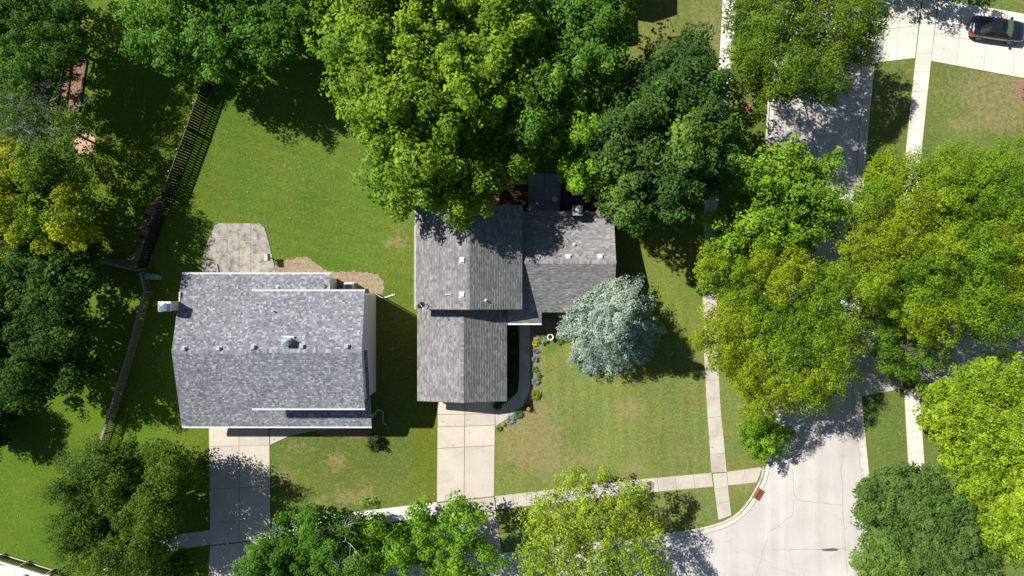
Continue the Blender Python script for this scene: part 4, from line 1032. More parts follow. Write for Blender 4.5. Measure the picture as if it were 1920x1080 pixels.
    for i in pick:
        e = C[i] - D[i] * .15; mid = F0 * .5 + e * .5 + np.array([r.uniform(-.3, .3), r.uniform(-.3, .3), .12 * np.linalg.norm(e - F0)])
        q1 = F0 * .75 + mid * .25; tm2 = [tuple(F0), tuple(q1 + UP * .1), tuple(mid), tuple(e)]
        lm.tube(tm2, [trunk_r*.45, trunk_r*.3, trunk_r*.17, .015], 5, cap=False)
        # side branches
        for _ in range(3):
            j = r.integers(len(C)); 
            if np.linalg.norm(C[j] - mid) < 3.5: lm.tube([tuple(mid), tuple((mid + C[j]) / 2 + UP * .15), tuple(C[j])], [trunk_r*.14, trunk_r*.09, .01], 4, cap=False)
    lm.build('limbs', M['bark'], root)['kind'] = 'stuff'
    return root, C, D

def bare_twigs(root, spots, seed, mat='twig', nb=14, L=1.6, z=None):
    r = random.Random(seed); mb = MB()
    for (px_, py_, zz) in spots:
        o = Vector(G(px_, py_, zz))
        def grow(p, d, ln, rad, lv):
            q = p + d * ln * .5 + Vector((r.uniform(-.1,.1), r.uniform(-.1,.1), r.uniform(-.05,.1))) * ln; e = q + (d + Vector((r.uniform(-.3,.3), r.uniform(-.3,.3), r.uniform(-.1,.2)))).normalized() * ln * .5
            mb.tube([p, q, e], [rad, rad*.75, rad*.45], 4, cap=False)
            if lv > 0:
                for _ in range(r.choice((2, 3))):
                    s = q if r.random() < .5 else e
                    nd = (d + Vector((r.uniform(-.9,.9), r.uniform(-.9,.9), r.uniform(-.3,.4)))).normalized(); grow(s, nd, ln * r.uniform(.5,.75), rad * .5, lv - 1)
        a = r.uniform(0, 6.28)
        for k_ in range(3):
            aa = a + k_ * 2.1 + r.uniform(-.4,.4); grow(o, Vector((math.cos(aa), math.sin(aa), .25)).normalized(), L * r.uniform(.7,1.1), .045, 4)
    o = mb.build('bare_branches', M[mat], root); o['kind'] = 'stuff'; return o

YG = [(0.085,0.155,0.020),(0.125,0.20,0.024),(0.17,0.235,0.026),(0.11,0.18,0.022)]           # yellow green maple
MG = [(0.055,0.115,0.022),(0.08,0.16,0.028),(0.115,0.20,0.032)]
DG = [(0.034,0.070,0.022),(0.054,0.102,0.030),(0.075,0.130,0.036),(0.115,0.17,0.034)]
LG = [(0.066,0.120,0.014),(0.095,0.155,0.018),(0.13,0.185,0.018)]
BG = [(0.095,0.175,0.020),(0.135,0.225,0.024),(0.175,0.26,0.026)]
YY_ = [(0.135,0.205,0.018),(0.195,0.265,0.022),(0.245,0.305,0.028)]
OG = [(0.045,0.080,0.014),(0.065,0.105,0.017),(0.095,0.135,0.020)]
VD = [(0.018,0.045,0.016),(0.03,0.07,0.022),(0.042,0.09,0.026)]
T = make_tree
T('maple_tree', 'huge yellow green maple overhanging the darker roof from behind', [(690,60,105),(800,20,130),(930,20,110),(740,160,115),(860,140,130),(780,255,105),(760,320,78,12),(850,340,70,11),(870,370,48,9.3),(930,300,58,10),(965,265,42,9.5),(620,40,60,12),(680,-60,100),(850,-80,120)], 15, 7.5, YG, 'maples behind the houses', seed=101, leaf=.20, clump=.64, spacing=.86, per=60, rough=1.15, trunk_r=.4, elong=1.6)
T('maple_tree', 'mid green maple standing between the huge yellow green maple and the neighbour roof', [(1110,40,80),(1060,100,70),(1130,-40,80),(1010,150,62),(1130,110,52),(1040,40,40),(1000,220,50)], 13, 7, MG, 'maples behind the houses', seed=102, leaf=.16, clump=.55, spacing=.74, per=56, rough=.9, trunk_r=.3, gap=.22, elong=1.5)
T('maple_tree', 'bright green maple with drooping branches reaching over the rear patio', [(1060,205,55),(1095,240,55),(1130,150,40),(1085,310,34),(1040,230,36),(1075,180,50),(1105,130,35),(1090,345,20)], 10.5, 6, [(0.11,0.20,0.025),(0.15,0.25,0.026),(0.19,0.28,0.028)], 'maples behind the houses', seed=103, leaf=.16, clump=.50, spacing=.68, per=56, rough=.8, trunk_r=.25, gap=.2, elong=1.8)
T('maple_tree', 'large dark green maple with clustered foliage beside the rear patio', [(1280,150,88),(1300,270,105),(1215,200,75),(1200,330,82),(1260,345,72),(1335,230,56),(1170,270,55),(1325,150,54),(1190,395,40)], 13, 5.5, DG, 'maples behind the houses', fing=.6, seed=104, leaf=.18, clump=.72, spacing=.95, per=92, rough=1.15, trunk_r=.38, elong=1.2)
T('locust_tree', 'feathery green locust tree over the street at the top', [(1450,40,82),(1545,50,98),(1490,110,80),(1600,20,62),(1420,100,50),(1500,-50,100),(1560,140,50),(1440,160,38),(1612,55,46,10),(1592,100,38,9)], 11.5, 6.5, LG, 'locust trees along the street', seed=105, leaf=.11, clump=.54, spacing=.56, per=74, rough=.6, trunk_r=.24, gap=.13, hue=((0.17,0.22,0.015), .35), flat=.5, inden=.30, hollow=.34)
T('maple_tree', 'bright green maple with spreading arms beside the street, between two locust trees', [(1440,335,52),(1500,365,62),(1430,400,58),(1540,310,34),(1560,385,36),(1375,430,40),(1500,430,50),(1475,300,30),(1590,400,18),(1410,300,26),(1350,450,24)], 10, 4.5, BG, 'street trees', seed=106, leaf=.16, clump=.52, spacing=.70, per=62, rough=1.0, trunk_r=.25, gap=.12, elong=1.9)
T('locust_tree', 'wide locust tree tipped with yellow in front of the corner lawn', [(1412,520,72),(1480,540,92),(1545,610,86),(1450,650,100),(1385,620,80),(1520,700,82),(1345,490,42),(1480,745,46),(1570,540,46),(1440,768,36),(1340,600,30)], 11, 5, [(0.090,0.160,0.014),(0.125,0.20,0.016),(0.165,0.235,0.016)], 'locust trees along the street', seed=107, leaf=.10, clump=.50, spacing=.60, per=72, rough=.75, trunk_r=.28, inden=.65, hollow=.32, gap=.0, hue=((0.29,0.335,0.012), .62), flat=.55)
T('locust_tree', 'very wide locust tree with yellow patches on the far side of the street', [(1700,370,92),(1795,360,95),(1880,350,85),(1670,470,88),(1770,480,110),(1880,480,105),(1640,400,50),(1860,570,72),(1760,580,72),(1960,420,100),(1660,540,56),(1930,560,60)], 12, 5.5, [(0.078,0.150,0.014),(0.108,0.19,0.016),(0.145,0.222,0.016)], 'locust trees along the street', seed=108, leaf=.10, clump=.50, spacing=.62, per=70, rough=.75, trunk_r=.32, inden=.65, hollow=.32, gap=.0, hue=((0.27,0.32,0.012), .55), flat=.55)
T('locust_tree', 'small green locust tree at the shaded driveway edge', [(1690,650,50),(1720,685,40),(1665,622,28),(1700,705,20),(1790,640,22),(1785,675,16)], 7, 3.5, [(0.055,0.12,0.014),(0.08,0.155,0.018),(0.11,0.17,0.018)], 'locust trees along the street', seed=109, leaf=.10, clump=.46, spacing=.58, per=66, rough=.5, trunk_r=.14, gap=.10, hue=((0.24,0.28,0.012), .45), flat=.6)
T('maple_tree', 'brilliant yellow green tree filling the lower right edge', [(1830,780,88),(1880,730,60),(1880,880,98),(1900,990,66),(1785,770,46),(1960,800,100),(1960,960,90),(1840,720,40)], 9.5, 4, YY_, 'street trees', seed=110, leaf=.13, clump=.52, spacing=.66, per=84, rough=.7, trunk_r=.25, flat=.6)
T('linden_tree', 'dense round deep green tree beside the bottom of the street', [(1720,950,82),(1680,950,66),(1760,1030,92),(1700,1060,84),(1810,1010,48),(1790,950,50),(1640,960,34),(1790,1080,80)], 8.5, 3.2, [(0.070,0.122,0.036),(0.10,0.16,0.044),(0.13,0.19,0.05)], 'street trees', hollow=.25, fing=.5, seed=111, leaf=.125, clump=.48, spacing=.56, per=74, rough=.36, trunk_r=.22, hue=((0.16,0.17,0.06), .14), elong=1.1, tone=(.85,1.15))
T('maple_tree', 'small round bright green tree at the street corner kerb', [(1438,828,42),(1460,845,26),(1420,810,26),(1450,800,24)], 4.6, 2, [(0.09,0.17,0.018),(0.12,0.21,0.022),(0.15,0.24,0.024)], 'street trees', seed=112, leaf=.12, clump=.40, spacing=.5, per=70, rough=.35, trunk_r=.09, gap=.05)
T('elm_tree', 'thin pale yellow green tree over the pavement and side street', [(1095,935,56),(1060,1000,76),(1150,1005,80),(1170,930,36),(1090,1065,90),(1025,960,32),(1190,1060,58),(1230,1070,28),(1020,1060,50)], 8.5, 3.5, [(0.165,0.225,0.028),(0.23,0.285,0.036),(0.28,0.325,0.042)], 'street trees', seed=113, leaf=.12, clump=.50, spacing=.60, per=52, rough=.6, inner=.4, inden=.4, hollow=.2, trunk_r=.16, gap=.26)
t14, _, _ = T('maple_tree', 'rounded deep green maple with a dead grey branch at the bottom edge', [(560,1015,58),(500,1050,52),(610,1045,66),(640,1000,38),(540,1080,70),(470,1075,30),(650,1070,50)], 8.5, 3.5, [(0.05,0.115,0.018),(0.07,0.15,0.022),(0.09,0.175,0.026)], 'street trees', seed=114, leaf=.12, clump=.46, spacing=.58, per=70, rough=.65, trunk_r=.22, gap=.04)
bare_twigs(t14, [(648,1015,7.6),(640,1000,7.4)], 3, L=1.3)
T('maple_tree', 'bright green maple with loose branches above the side street', [(700,995,28),(690,965,16),(775,960,14),(800,985,26),(865,985,44),(830,1035,60),(740,1050,50),(905,1045,34),(690,1060,36),(935,1060,18),(720,1025,30),(860,1075,60),(890,1010,24)], 8, 3.5, [(0.085,0.17,0.018),(0.12,0.22,0.022),(0.17,0.26,0.024)], 'street trees', seed=115, leaf=.14, clump=.46, spacing=.62, per=60, rough=.9, trunk_r=.2, gap=.26, inner=.6, elong=1.6)
T('elm_tree', 'shaggy olive green tree covering the end of the low wooden fence', [(190,900,80),(150,985,78),(255,955,92),(300,900,56),(180,1045,66),(280,850,28),(250,1040,60),(120,930,34)], 8.5, 3, OG, 'trees at the left', seed=116, leaf=.11, clump=.50, spacing=.54, per=70, rough=.85, trunk_r=.24, gap=.02, elong=1.7)
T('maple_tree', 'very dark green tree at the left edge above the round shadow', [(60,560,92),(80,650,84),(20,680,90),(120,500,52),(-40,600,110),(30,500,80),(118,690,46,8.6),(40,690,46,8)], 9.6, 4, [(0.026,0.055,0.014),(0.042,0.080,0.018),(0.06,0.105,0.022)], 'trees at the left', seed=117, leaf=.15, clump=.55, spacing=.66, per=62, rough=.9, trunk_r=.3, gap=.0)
T('maple_tree', 'golden green tree at the left edge with bright yellow tips', [(45,400,92),(100,420,60),(60,335,56),(30,290,36),(-40,380,100),(110,370,36),(70,300,30,9.4)], 9, 4.5, [(0.055,0.10,0.015),(0.11,0.16,0.016),(0.21,0.25,0.016)], 'trees at the left', seed=118, leaf=.14, clump=.52, spacing=.64, per=60, rough=.9, trunk_r=.28, gap=.03, hue=((0.46,0.46,0.014), .8))
t19, _, _ = T('elm_tree', 'half bare tree with grey twigs above the left garden bed', [(50,180,62),(110,250,56),(60,240,60),(20,150,50),(100,300,46),(0,210,60),(140,290,24)], 7.6, 4, [(0.07,0.13,0.022),(0.10,0.165,0.028)], 'trees at the left', seed=119, leaf=.11, clump=.45, spacing=.58, per=44, rough=.8, trunk_r=.13, gap=.20, inner=.6, inden=.5)
bare_twigs(t19, [(30,225,6.8),(90,200,6.5),(120,240,6),(60,250,6.8),(90,280,6.4),(15,240,6.4),(130,215,5.6),(110,310,6),(50,160,6.8)], 5, L=1.5)
T('maple_tree', 'dull green tree in the top left corner', [(60,30,76),(100,70,50),(20,90,60),(30,-40,90),(110,10,40),(-30,40,80),(70,100,44),(20,120,50)], 8.5, 4.5, [(0.045,0.095,0.02),(0.065,0.13,0.026),(0.08,0.15,0.028)], 'trees at the left', seed=120, leaf=.13, clump=.5, spacing=.60, per=58, rough=.8, trunk_r=.2, gap=.04)
T('maple_tree', 'green maple over the top end of the black fence', [(300,35,72),(370,60,76),(440,50,80),(390,110,34),(260,20,44),(350,-50,100),(460,-40,100),(520,40,60),(300,90,28),(530,-20,80),(565,20,50,9),(600,-40,80,8.5),(500,90,34,7.5)], 8.8, 4.2, [(0.05,0.11,0.02),(0.075,0.155,0.028),(0.11,0.20,0.034)], 'maples behind the houses', seed=121, leaf=.16, clump=.55, spacing=.74, per=60, rough=.95, trunk_r=.3, gap=.02, elong=1.5)
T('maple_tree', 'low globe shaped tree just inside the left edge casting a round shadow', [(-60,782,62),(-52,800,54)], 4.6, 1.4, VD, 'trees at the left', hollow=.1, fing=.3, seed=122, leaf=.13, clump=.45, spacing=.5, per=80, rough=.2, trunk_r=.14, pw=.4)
T('ash_tree', 'small tree just beyond the top edge shading the driveway beside the black sedan', [(1620,-130,70),(1700,-120,60),(1765,-75,40),(1830,-62,34)], 6, 3, LG, 'street trees', seed=123, leaf=.14, clump=.55, spacing=.75, per=60, rough=.6, trunk_r=.2)

T('blue_spruce', 'silvery blue spruce standing at the corner of the darker roofed house', [(1140,604,88,4.6),(1149,606,85,7.2),(1158,607,62,9.6),(1168,610,36,11.6),(1120,630,58,3.4),(1178,625,56,4.4),(1098,592,42,3.0),(1150,562,50,4.0),(1150,650,50,3.6)], 11.6, .8,
  [(0.195,0.275,0.235),(0.245,0.335,0.275),(0.305,0.385,0.29),(0.21,0.285,0.26)], None, seed=131, leaf=.10, clump=.38, spacing=.50, per=84, rough=.55, elong=1.8, trunk_r=.2, mat='needle', hue=((0.36,0.35,0.18), .10), tone=(.85,1.15), base=(1131,598), pw=.62, flat=.85, fing=.22, hollow=.33)

# ------------------------------------------------------------------ shrubs and border plants
def shrub(name, label, px_, py_, r_px, h, pal, seed, group=None, leaf=.07, n=900, cat='shrub', shape='ball', hue=None):
    r = np.random.default_rng(seed); bx, by = GP(px_, py_); R = r_px / S
    root = thing(name, label, cat, (bx, by, 0), group); pal = np.array(pal)
    if shape == 'blades':          # long arching leaves from the centre
        az = r.uniform(0, 2*math.pi, n); ln = R * r.uniform(.6, 1.1, n); el = r.uniform(.35, 1.25, n); d = np.column_stack([np.cos(az), np.sin(az), np.zeros(n)]); sdv = np.column_stack([-d[:, 1], d[:, 0], d[:, 2]])
        B = np.array([bx, by, .02]) + d * .04 + r.normal(0, .05, (n, 3)) * np.array([1,1,0]); mid = B + d * (ln * .5 * np.cos(el))[:, None] + UP * (h * np.sin(el) * .9)[:, None]; tip = B + d * ln[:, None] + UP * (h * np.sin(el) * .55)[:, None]
        w_ = (leaf * r.uniform(.6, 1.2, n))[:, None] * sdv * .5
        V = np.stack([B - w_*.4, B + w_*.4, mid + w_, mid - w_, tip + w_*.12, tip - w_*.12], 1).reshape(-1, 3)
        b0 = (np.arange(n) * 6)[:, None]; Fq = np.concatenate([b0 + np.array([[0,1,2,3]]), b0 + np.array([[3,2,4,5]])], 0); k = 6
    else:
        q = unit(r.standard_normal((n, 3))) * (r.random(n) ** .35)[:, None]; q[:, 2] = np.abs(q[:, 2])
        lump = .78 + .35 * np.sin(3 * np.arctan2(q[:, 1], q[:, 0]) + seed) * np.cos(4 * q[:, 2]); q *= lump[:, None]
        P = np.array([bx, by, .08]) + q * np.array([R, R, h])
        nr = unit(q * .6 + UP * .7 + r.standard_normal((n, 3)) * .5); t = unit(np.cross(nr, r.standard_normal((n, 3)))); b2 = np.cross(nr, t); ls = (leaf * r.uniform(.7, 1.3, n))[:, None]
        V = np.stack([P - t*ls*.6, P + b2*ls*.42, P + t*ls*.6, P - b2*ls*.42], 1).reshape(-1, 3); Fq = np.arange(n*4).reshape(-1, 4); k = 4
    c = pal[r.integers(len(pal), size=n)] * r.uniform(.75, 1.25, n)[:, None]
    if hue is not None: ch = (r.random(n) < hue[1])[:, None]; c = np.where(ch, np.array(hue[0]), c)
    stuff(np_mesh('foliage', V, Fq, M['leaf'], np.repeat(c, k, 0), root))
    sm = MB()
    for i in range(5):
        a = r.uniform(0, 6.28); sm.tube([(bx, by, -.02), (bx + math.cos(a)*R*.5, by + math.sin(a)*R*.5, h*.55)], [.02, .008], 4)
    sm.build('stems', M['bark'], root)['kind'] = 'stuff'
    return root
shrub('shrub', 'rounded olive green shrub in front of the blue grey roofed house porch', 705, 828, 19, 1.3, [(0.05,0.085,0.02),(0.09,0.12,0.035),(0.035,0.06,0.018)], 1, n=2600, leaf=.09, hue=((0.2,0.16,0.09), .05))
shrub('shrub', 'lime green rounded shrub in the mulch bed at the right edge', 1925, 176, 15, .8, [(0.22,0.30,0.015),(0.28,0.36,0.02)], 2, n=1600, leaf=.08)
gp = 'plants in the border along the curved garden path'
border = [
 ('hosta_plant','large variegated hosta beside the stone birdbath',1016,634,13,.5,[(0.19,0.25,0.08),(0.32,0.36,0.18),(0.10,0.17,0.04)],'blades',170,.12),
 ('hosta_plant','bright yellow hosta at the top of the path border',1002,644,4.5,.35,[(0.50,0.50,0.02),(0.42,0.46,0.02)],'blades',50,.12),
 ('iris_plant','small grey green plant below the yellow hosta',1004,658,5,.35,[(0.14,0.19,0.11),(0.20,0.24,0.16)],'blades',60,.06),
 ('lavender_plant','silvery blue plant in mid border opposite the garage roof ridge end',1003,673,6.5,.4,[(0.24,0.31,0.28),(0.18,0.24,0.2)],'blades',90,.05),
 ('hosta_plant','small bright green plant at the lawn edge of the path border',1003,692,5.5,.35,[(0.09,0.20,0.05),(0.13,0.24,0.06)],'blades',60,.09),
 ('sedum_plant','yellow green mound between two silvery border plants',1009,703,6,.35,[(0.20,0.27,0.02),(0.25,0.30,0.03)],'ball',400,.06),
 ('lavender_plant','silvery blue plant just above the yellow flowered clump',1004,714,8,.45,[(0.25,0.33,0.31),(0.19,0.26,0.24)],'blades',120,.05),
 ('hosta_plant','yellow green spiky clump at the outer bend of the path border',1004,740,10,.5,[(0.20,0.26,0.03),(0.30,0.30,0.04),(0.12,0.2,0.03)],'blades',150,.08),
 ('day_lily','dark green day lily with orange flowers at the path bend',990,764,7,.55,[(0.05,0.11,0.03),(0.07,0.14,0.035)],'blades',110,.06),
 ('hosta_plant','deep green leafy plant along the bend of the garden path',972,776,8,.4,[(0.06,0.13,0.04),(0.09,0.17,0.06)],'blades',110,.08),
 ('lavender_plant','broad silvery plant near the driveway end of the path',957,787,9,.4,[(0.27,0.35,0.36),(0.20,0.28,0.27)],'blades',150,.05),
 ('sedum_plant','yellow flowering clump beside the driveway edge',944,795,5,.3,[(0.50,0.44,0.04),(0.36,0.38,0.05)],'ball',260,.06),
 ('hosta_plant','low green plant right at the driveway edge',936,803,5,.3,[(0.10,0.16,0.03),(0.16,0.21,0.05)],'blades',60,.07),
 ('fern_plant','shaded fern against the garage wall halfway along the path',962,655,8,.5,[(0.05,0.11,0.03),(0.07,0.14,0.04)],'blades',120,.07),
 ('fern_plant','shaded fern in the corner under the porch eave',960,618,9,.5,[(0.05,0.11,0.03),(0.07,0.14,0.04)],'blades',120,.07),
 ('fern_plant','shaded leafy plant beside the lower garage wall',958,690,7,.45,[(0.05,0.11,0.03),(0.07,0.15,0.04)],'blades',110,.07),
 ('fern_plant','leafy plant near the garage front corner',955,728,9,.5,[(0.05,0.12,0.03),(0.08,0.16,0.04)],'blades',130,.07),
 ('fern_plant','dark leafy plant between driveway and garage corner',932,760,8,.45,[(0.05,0.12,0.03),(0.08,0.16,0.04)],'blades',120,.07),
 ('hosta_plant','green plant by the lawn under the blue spruce',1048,640,7,.35,[(0.14,0.2,0.05),(0.2,0.26,0.08)],'blades',80,.08),
]
for i, (nm, lb, x, y, r_, h_, pl, shp, n_, lf) in enumerate(border):
    o = shrub(nm, lb, x, y, r_, h_, pl, 30 + i, gp, leaf=lf, n=n_, cat='plant', shape=shp)
    if nm == 'day_lily':
        fm = MB(); bx, by = GP(x, y)
        for k in range(4):
            a = k * 1.6; cx_, cy_, cz_ = bx + .1*math.cos(a), by + .1*math.sin(a), .62 + .05*k
            vs = [(cx_, cy_, cz_)]; 
            for j in range(6): t = j*math.pi/3; vs += [(cx_+.05*math.cos(t-.35), cy_+.05*math.sin(t-.35), cz_+.03), (cx_+.10*math.cos(t), cy_+.10*math.sin(t), cz_+.05), (cx_+.05*math.cos(t+.35), cy_+.05*math.sin(t+.35), cz_+.03)]
            fm.add(vs, [(0, 1+3*j, 2+3*j, 3+3*j) for j in range(6)])
        fm.build('flowers', plain('orange lily petal', (0.75,0.22,0.03), .6), o)['kind'] = 'stuff'
# orange-red plants by the picket fence
for i, (x, y, lb) in enumerate([(296,385,'orange red plant on sunny soil at the black fence'),(276,405,'rusty orange plant left of the black fence'),(283,424,'small rust coloured plant in shade at the black fence'),(267,444,'orange brown plant furthest down the shaded soil strip')]):
    shrub('flowering_plant', lb, x, y, 4.5 if i else 6, .3, [(0.52,0.10,0.03),(0.36,0.09,0.03),(0.12,0.10,0.03)], 80 + i, 'orange plants beside the black fence', leaf=.07, n=60, cat='plant', shape='blades')
shrub('shrub', 'small bright green shrub at the head of the left garden bed', 124, 118, 11, .8, [(0.12,0.20,0.02),(0.16,0.25,0.03)], 91, n=1100, leaf=.09)
shrub('shrub', 'low grassy green shrub under the shaggy tree at the bottom', 330, 1062, 40, 1.1, [(0.06,0.12,0.015),(0.09,0.15,0.02)], 92, n=7000, leaf=.08)

# ------------------------------------------------------------------ small things
# air conditioner
ax, ay = GP(658, 540); ac = thing('air_conditioner', 'pale outdoor air conditioner unit on the sandy soil behind the house', 'air conditioner', (ax, ay, 0))
MB().box(ax-.52, ay-.52, 0, ax+.52, ay+.52, .09).build('base_pad', M['walk'], ac)
mb = MB()
for i in range(4):
    for j in range(9):
        t = -.4 + j * .1
        if i == 0: mb.box(ax+t-.03, ay-.45, .1, ax+t+.03, ay-.43, .82)
        if i == 1: mb.box(ax+t-.03, ay+.43, .1, ax+t+.03, ay+.45, .82)
        if i == 2: mb.box(ax-.45, ay+t-.03, .1, ax-.43, ay+t+.03, .82)
        if i == 3: mb.box(ax+.43, ay+t-.03, .1, ax+.45, ay+t+.03, .82)
mb.box(ax-.42, ay-.42, .1, ax+.42, ay+.42, .80); mb.build('housing', M['vent_grey'], ac)
tp = MB(); n = 28; ring_o = [(.46*max(-1,min(1,1.35*math.cos(2*math.pi*k/n))), .46*max(-1,min(1,1.35*math.sin(2*math.pi*k/n)))) for k in range(n)]; ring_i = [(.34*math.cos(2*math.pi*k/n), .34*math.sin(2*math.pi*k/n)) for k in range(n)]
vs = [(ax+a_, ay+b_, .90) for a_, b_ in ring_o] + [(ax+a_, ay+b_, .92) for a_, b_ in ring_i] + [(ax+a_, ay+b_, .82) for a_, b_ in ring_o] + [(ax+a_, ay+b_, .83) for a_, b_ in ring_i]
fs = []
for k in range(n): k2 = (k+1) % n; fs += [(k, k2, n+k2, n+k), (2*n+k, 2*n+k2, k2, k), (n+k, n+k2, 3*n+k2, 3*n+k)]
tp.add(vs, fs); tp.build('top_cover', M['vent_white'], ac)
fn = MB().lathe((ax, ay, .84), [(.07,0),(.07,.05)], 12)
for k in range(5):
    a = k*2*math.pi/5; fn.add([(ax+.06*math.cos(a), ay+.06*math.sin(a), .85),(ax+.31*math.cos(a-.3), ay+.31*math.sin(a-.3), .835),(ax+.31*math.cos(a+.35), ay+.31*math.sin(a+.35), .865)], [(0,1,2)])
fn.build('fan', M['shade_metal'], ac)
gr_ = MB()
for r_ in (.12,.2,.28): gr_.tube([(ax+r_*math.cos(t*math.pi/10), ay+r_*math.sin(t*math.pi/10), .905) for t in range(21)], .006, 4, cap=False)
gr_.build('grille', M['vent_grey'], ac)

# pedestal grill on the patio edge
gx_, gy_ = GP(509, 484); gl = thing('grill', 'grey barbecue grill on a single post at the patio corner', 'grill', (gx_, gy_, 0))
MB().tube([(gx_,gy_,0),(gx_,gy_,.9)], .05, 8).build('post', M['vent_dark'], gl)
bx_ = MB(); 
bx_.add([(gx_-.22,gy_-.30,.88),(gx_+.22,gy_-.26,.88),(gx_+.18,gy_+.32,.88),(gx_-.24,gy_+.28,.88),(gx_-.25,gy_-.33,1.1),(gx_+.25,gy_-.29,1.1),(gx_+.20,gy_+.35,1.1),(gx_-.27,gy_+.31,1.1)], [(0,3,2,1),(0,1,5,4),(1,2,6,5),(2,3,7,6),(3,0,4,7),(4,5,6,7)])
bx_.build('firebox', M['vent_dark'], gl, bevel=.02)
ld = MB(); ld.add([(gx_-.25,gy_-.33,1.105),(gx_+.25,gy_-.29,1.105),(gx_+.20,gy_+.35,1.105),(gx_-.27,gy_+.31,1.105),(gx_-.15,gy_-.30,1.27),(gx_+.12,gy_-.27,1.27),(gx_+.08,gy_+.32,1.27),(gx_-.17,gy_+.28,1.27)], [(0,3,2,1),(0,1,5,4),(1,2,6,5),(2,3,7,6),(3,0,4,7),(4,5,6,7)])
ld.build('lid', M['grill'], gl, bevel=.03)

# utility box
ux_, uy_ = GP(291, 519); ub = thing('utility_box', 'mint green rounded utility box at the fence corner', 'utility box', (ux_, uy_, 0))
def rbox(mb, cx, cy, lx, ly, z0, z1, ang, tp=.9):
    ca, sa = math.cos(ang), math.sin(ang); lo = []; hi = []
    for k in range(16):
        t = 2*math.pi*k/16; a_ = max(-1, min(1, 1.3*math.cos(t))); b_ = max(-1, min(1, 1.3*math.sin(t)))
        lo.append((cx + ca*a_*lx/2 - sa*b_*ly/2, cy + sa*a_*lx/2 + ca*b_*ly/2, z0)); hi.append((cx + (ca*a_*lx/2 - sa*b_*ly/2)*tp, cy + (sa*a_*lx/2 + ca*b_*ly/2)*tp, z1))
    mb.add(lo + hi, [tuple(range(16, 32)), tuple(range(15, -1, -1))] + [(i, (i+1) % 16, 16 + (i+1) % 16, 16 + i) for i in range(16)]); return mb
rbox(MB(), ux_, uy_, 1.15, .5, 0, .75, -.1).build('cabinet', M['mint'], ub); rbox(MB(), ux_, uy_, 1.1, .5, .755, .88, -.1, .9).build('lid', M['mint'], ub); MB().box(ux_+.02, uy_-.03, .88, ux_+.12, uy_+.04, .92).build('latch', M['silver'], ub)

# birdbath
bx, by = GP(1031, 631); bb = thing('birdbath', 'pale round stone birdbath with dark water beside the hosta', 'birdbath', (bx, by, 0))
MB().lathe((bx,by,0), [(.2,0),(.2,.06),(.09,.12),(.07,.4),(.12,.55)], 16).build('pedestal', M['stone'], bb, smooth=True)
MB().lathe((bx,by,.55), [(.10,0),(.26,.06),(.30,.15),(.28,.16),(.19,.10),(.17,.08)], 20).build('bowl', M['stone'], bb, smooth=True)
MB().lathe((bx,by,.64), [(.17,0),(.19,.014)], 20).build('water', M['water'], bb)

# fire hydrant
hx, hy = GP(1402, 203); hd = thing('fire_hydrant', 'red fire hydrant on the grass strip beside the street', 'fire hydrant', (hx, hy, 0))
MB().lathe((hx,hy,0), [(.17,0),(.17,.04),(.115,.06),(.115,.5),(.15,.52),(.15,.56),(.13,.6),(.09,.68),(.03,.72)], 14).build('barrel', M['red'], hd, smooth=False)
MB().lathe((hx,hy,.72), [(.035,0),(.035,.06)], 5).build('operating_nut', M['silver'], hd)
MB().tube([(hx-.2,hy,.42),(hx+.2,hy,.42)], .055, 8).build('side_outlets', M['red'], hd); MB().tube([(hx,hy,.38),(hx,hy-.2,.38)], .075, 8).build('front_outlet', M['red'], hd)
MB().tube([(hx-.24,hy,.42),(hx-.2,hy,.42)], .065, 6).tube([(hx+.2,hy,.42),(hx+.24,hy,.42)], .065, 6).build('outlet_caps', M['silver'], hd)

# rusty storm drain at the corner kerb
a = Vector(GP(1412, 933)); d = Vector(GP(1424, 913)) - a; d.normalize(); nn_ = Vector((d.y, -d.x)); L_ = 1.0
sd_ = thing('storm_drain', 'rusty iron storm drain set in the corner kerb', 'storm drain', (a.x, a.y, 0))
def dq(u, v, z): p = a + d * u + nn_ * v; return (p.x, p.y, z)
hb = MB(); hb.prism([dq(0,-.12,0)[:2], dq(0,.16,0)[:2], dq(L_,.16,0)[:2], dq(L_,-.12,0)[:2]], .0, .05); hb.build('hood', M['rust'], sd_)
fr = MB()
for (u0_, v0_, u1_, v1_) in ((0,.17,L_,.23),(0,.62,L_,.68),(0,.23,.06,.62),(L_-.06,.23,L_,.62)): fr.prism([dq(u0_,v0_,0)[:2], dq(u0_,v1_,0)[:2], dq(u1_,v1_,0)[:2], dq(u1_,v0_,0)[:2]], -.11, -.075)
fr.build('frame', M['rust'], sd_)
MB().prism([dq(.06,.23,0)[:2], dq(.06,.62,0)[:2], dq(L_-.06,.62,0)[:2], dq(L_-.06,.23,0)[:2]], -.115, -.095).build('sump', M['dark'], sd_)
for k in range(6): u = .13 + k*.145; MB().prism([dq(u-.035,.24,0)[:2], dq(u-.035,.61,0)[:2], dq(u+.035,.61,0)[:2], dq(u+.035,.24,0)[:2]], -.094, -.078).build('grate_bar', M['rust'], sd_)

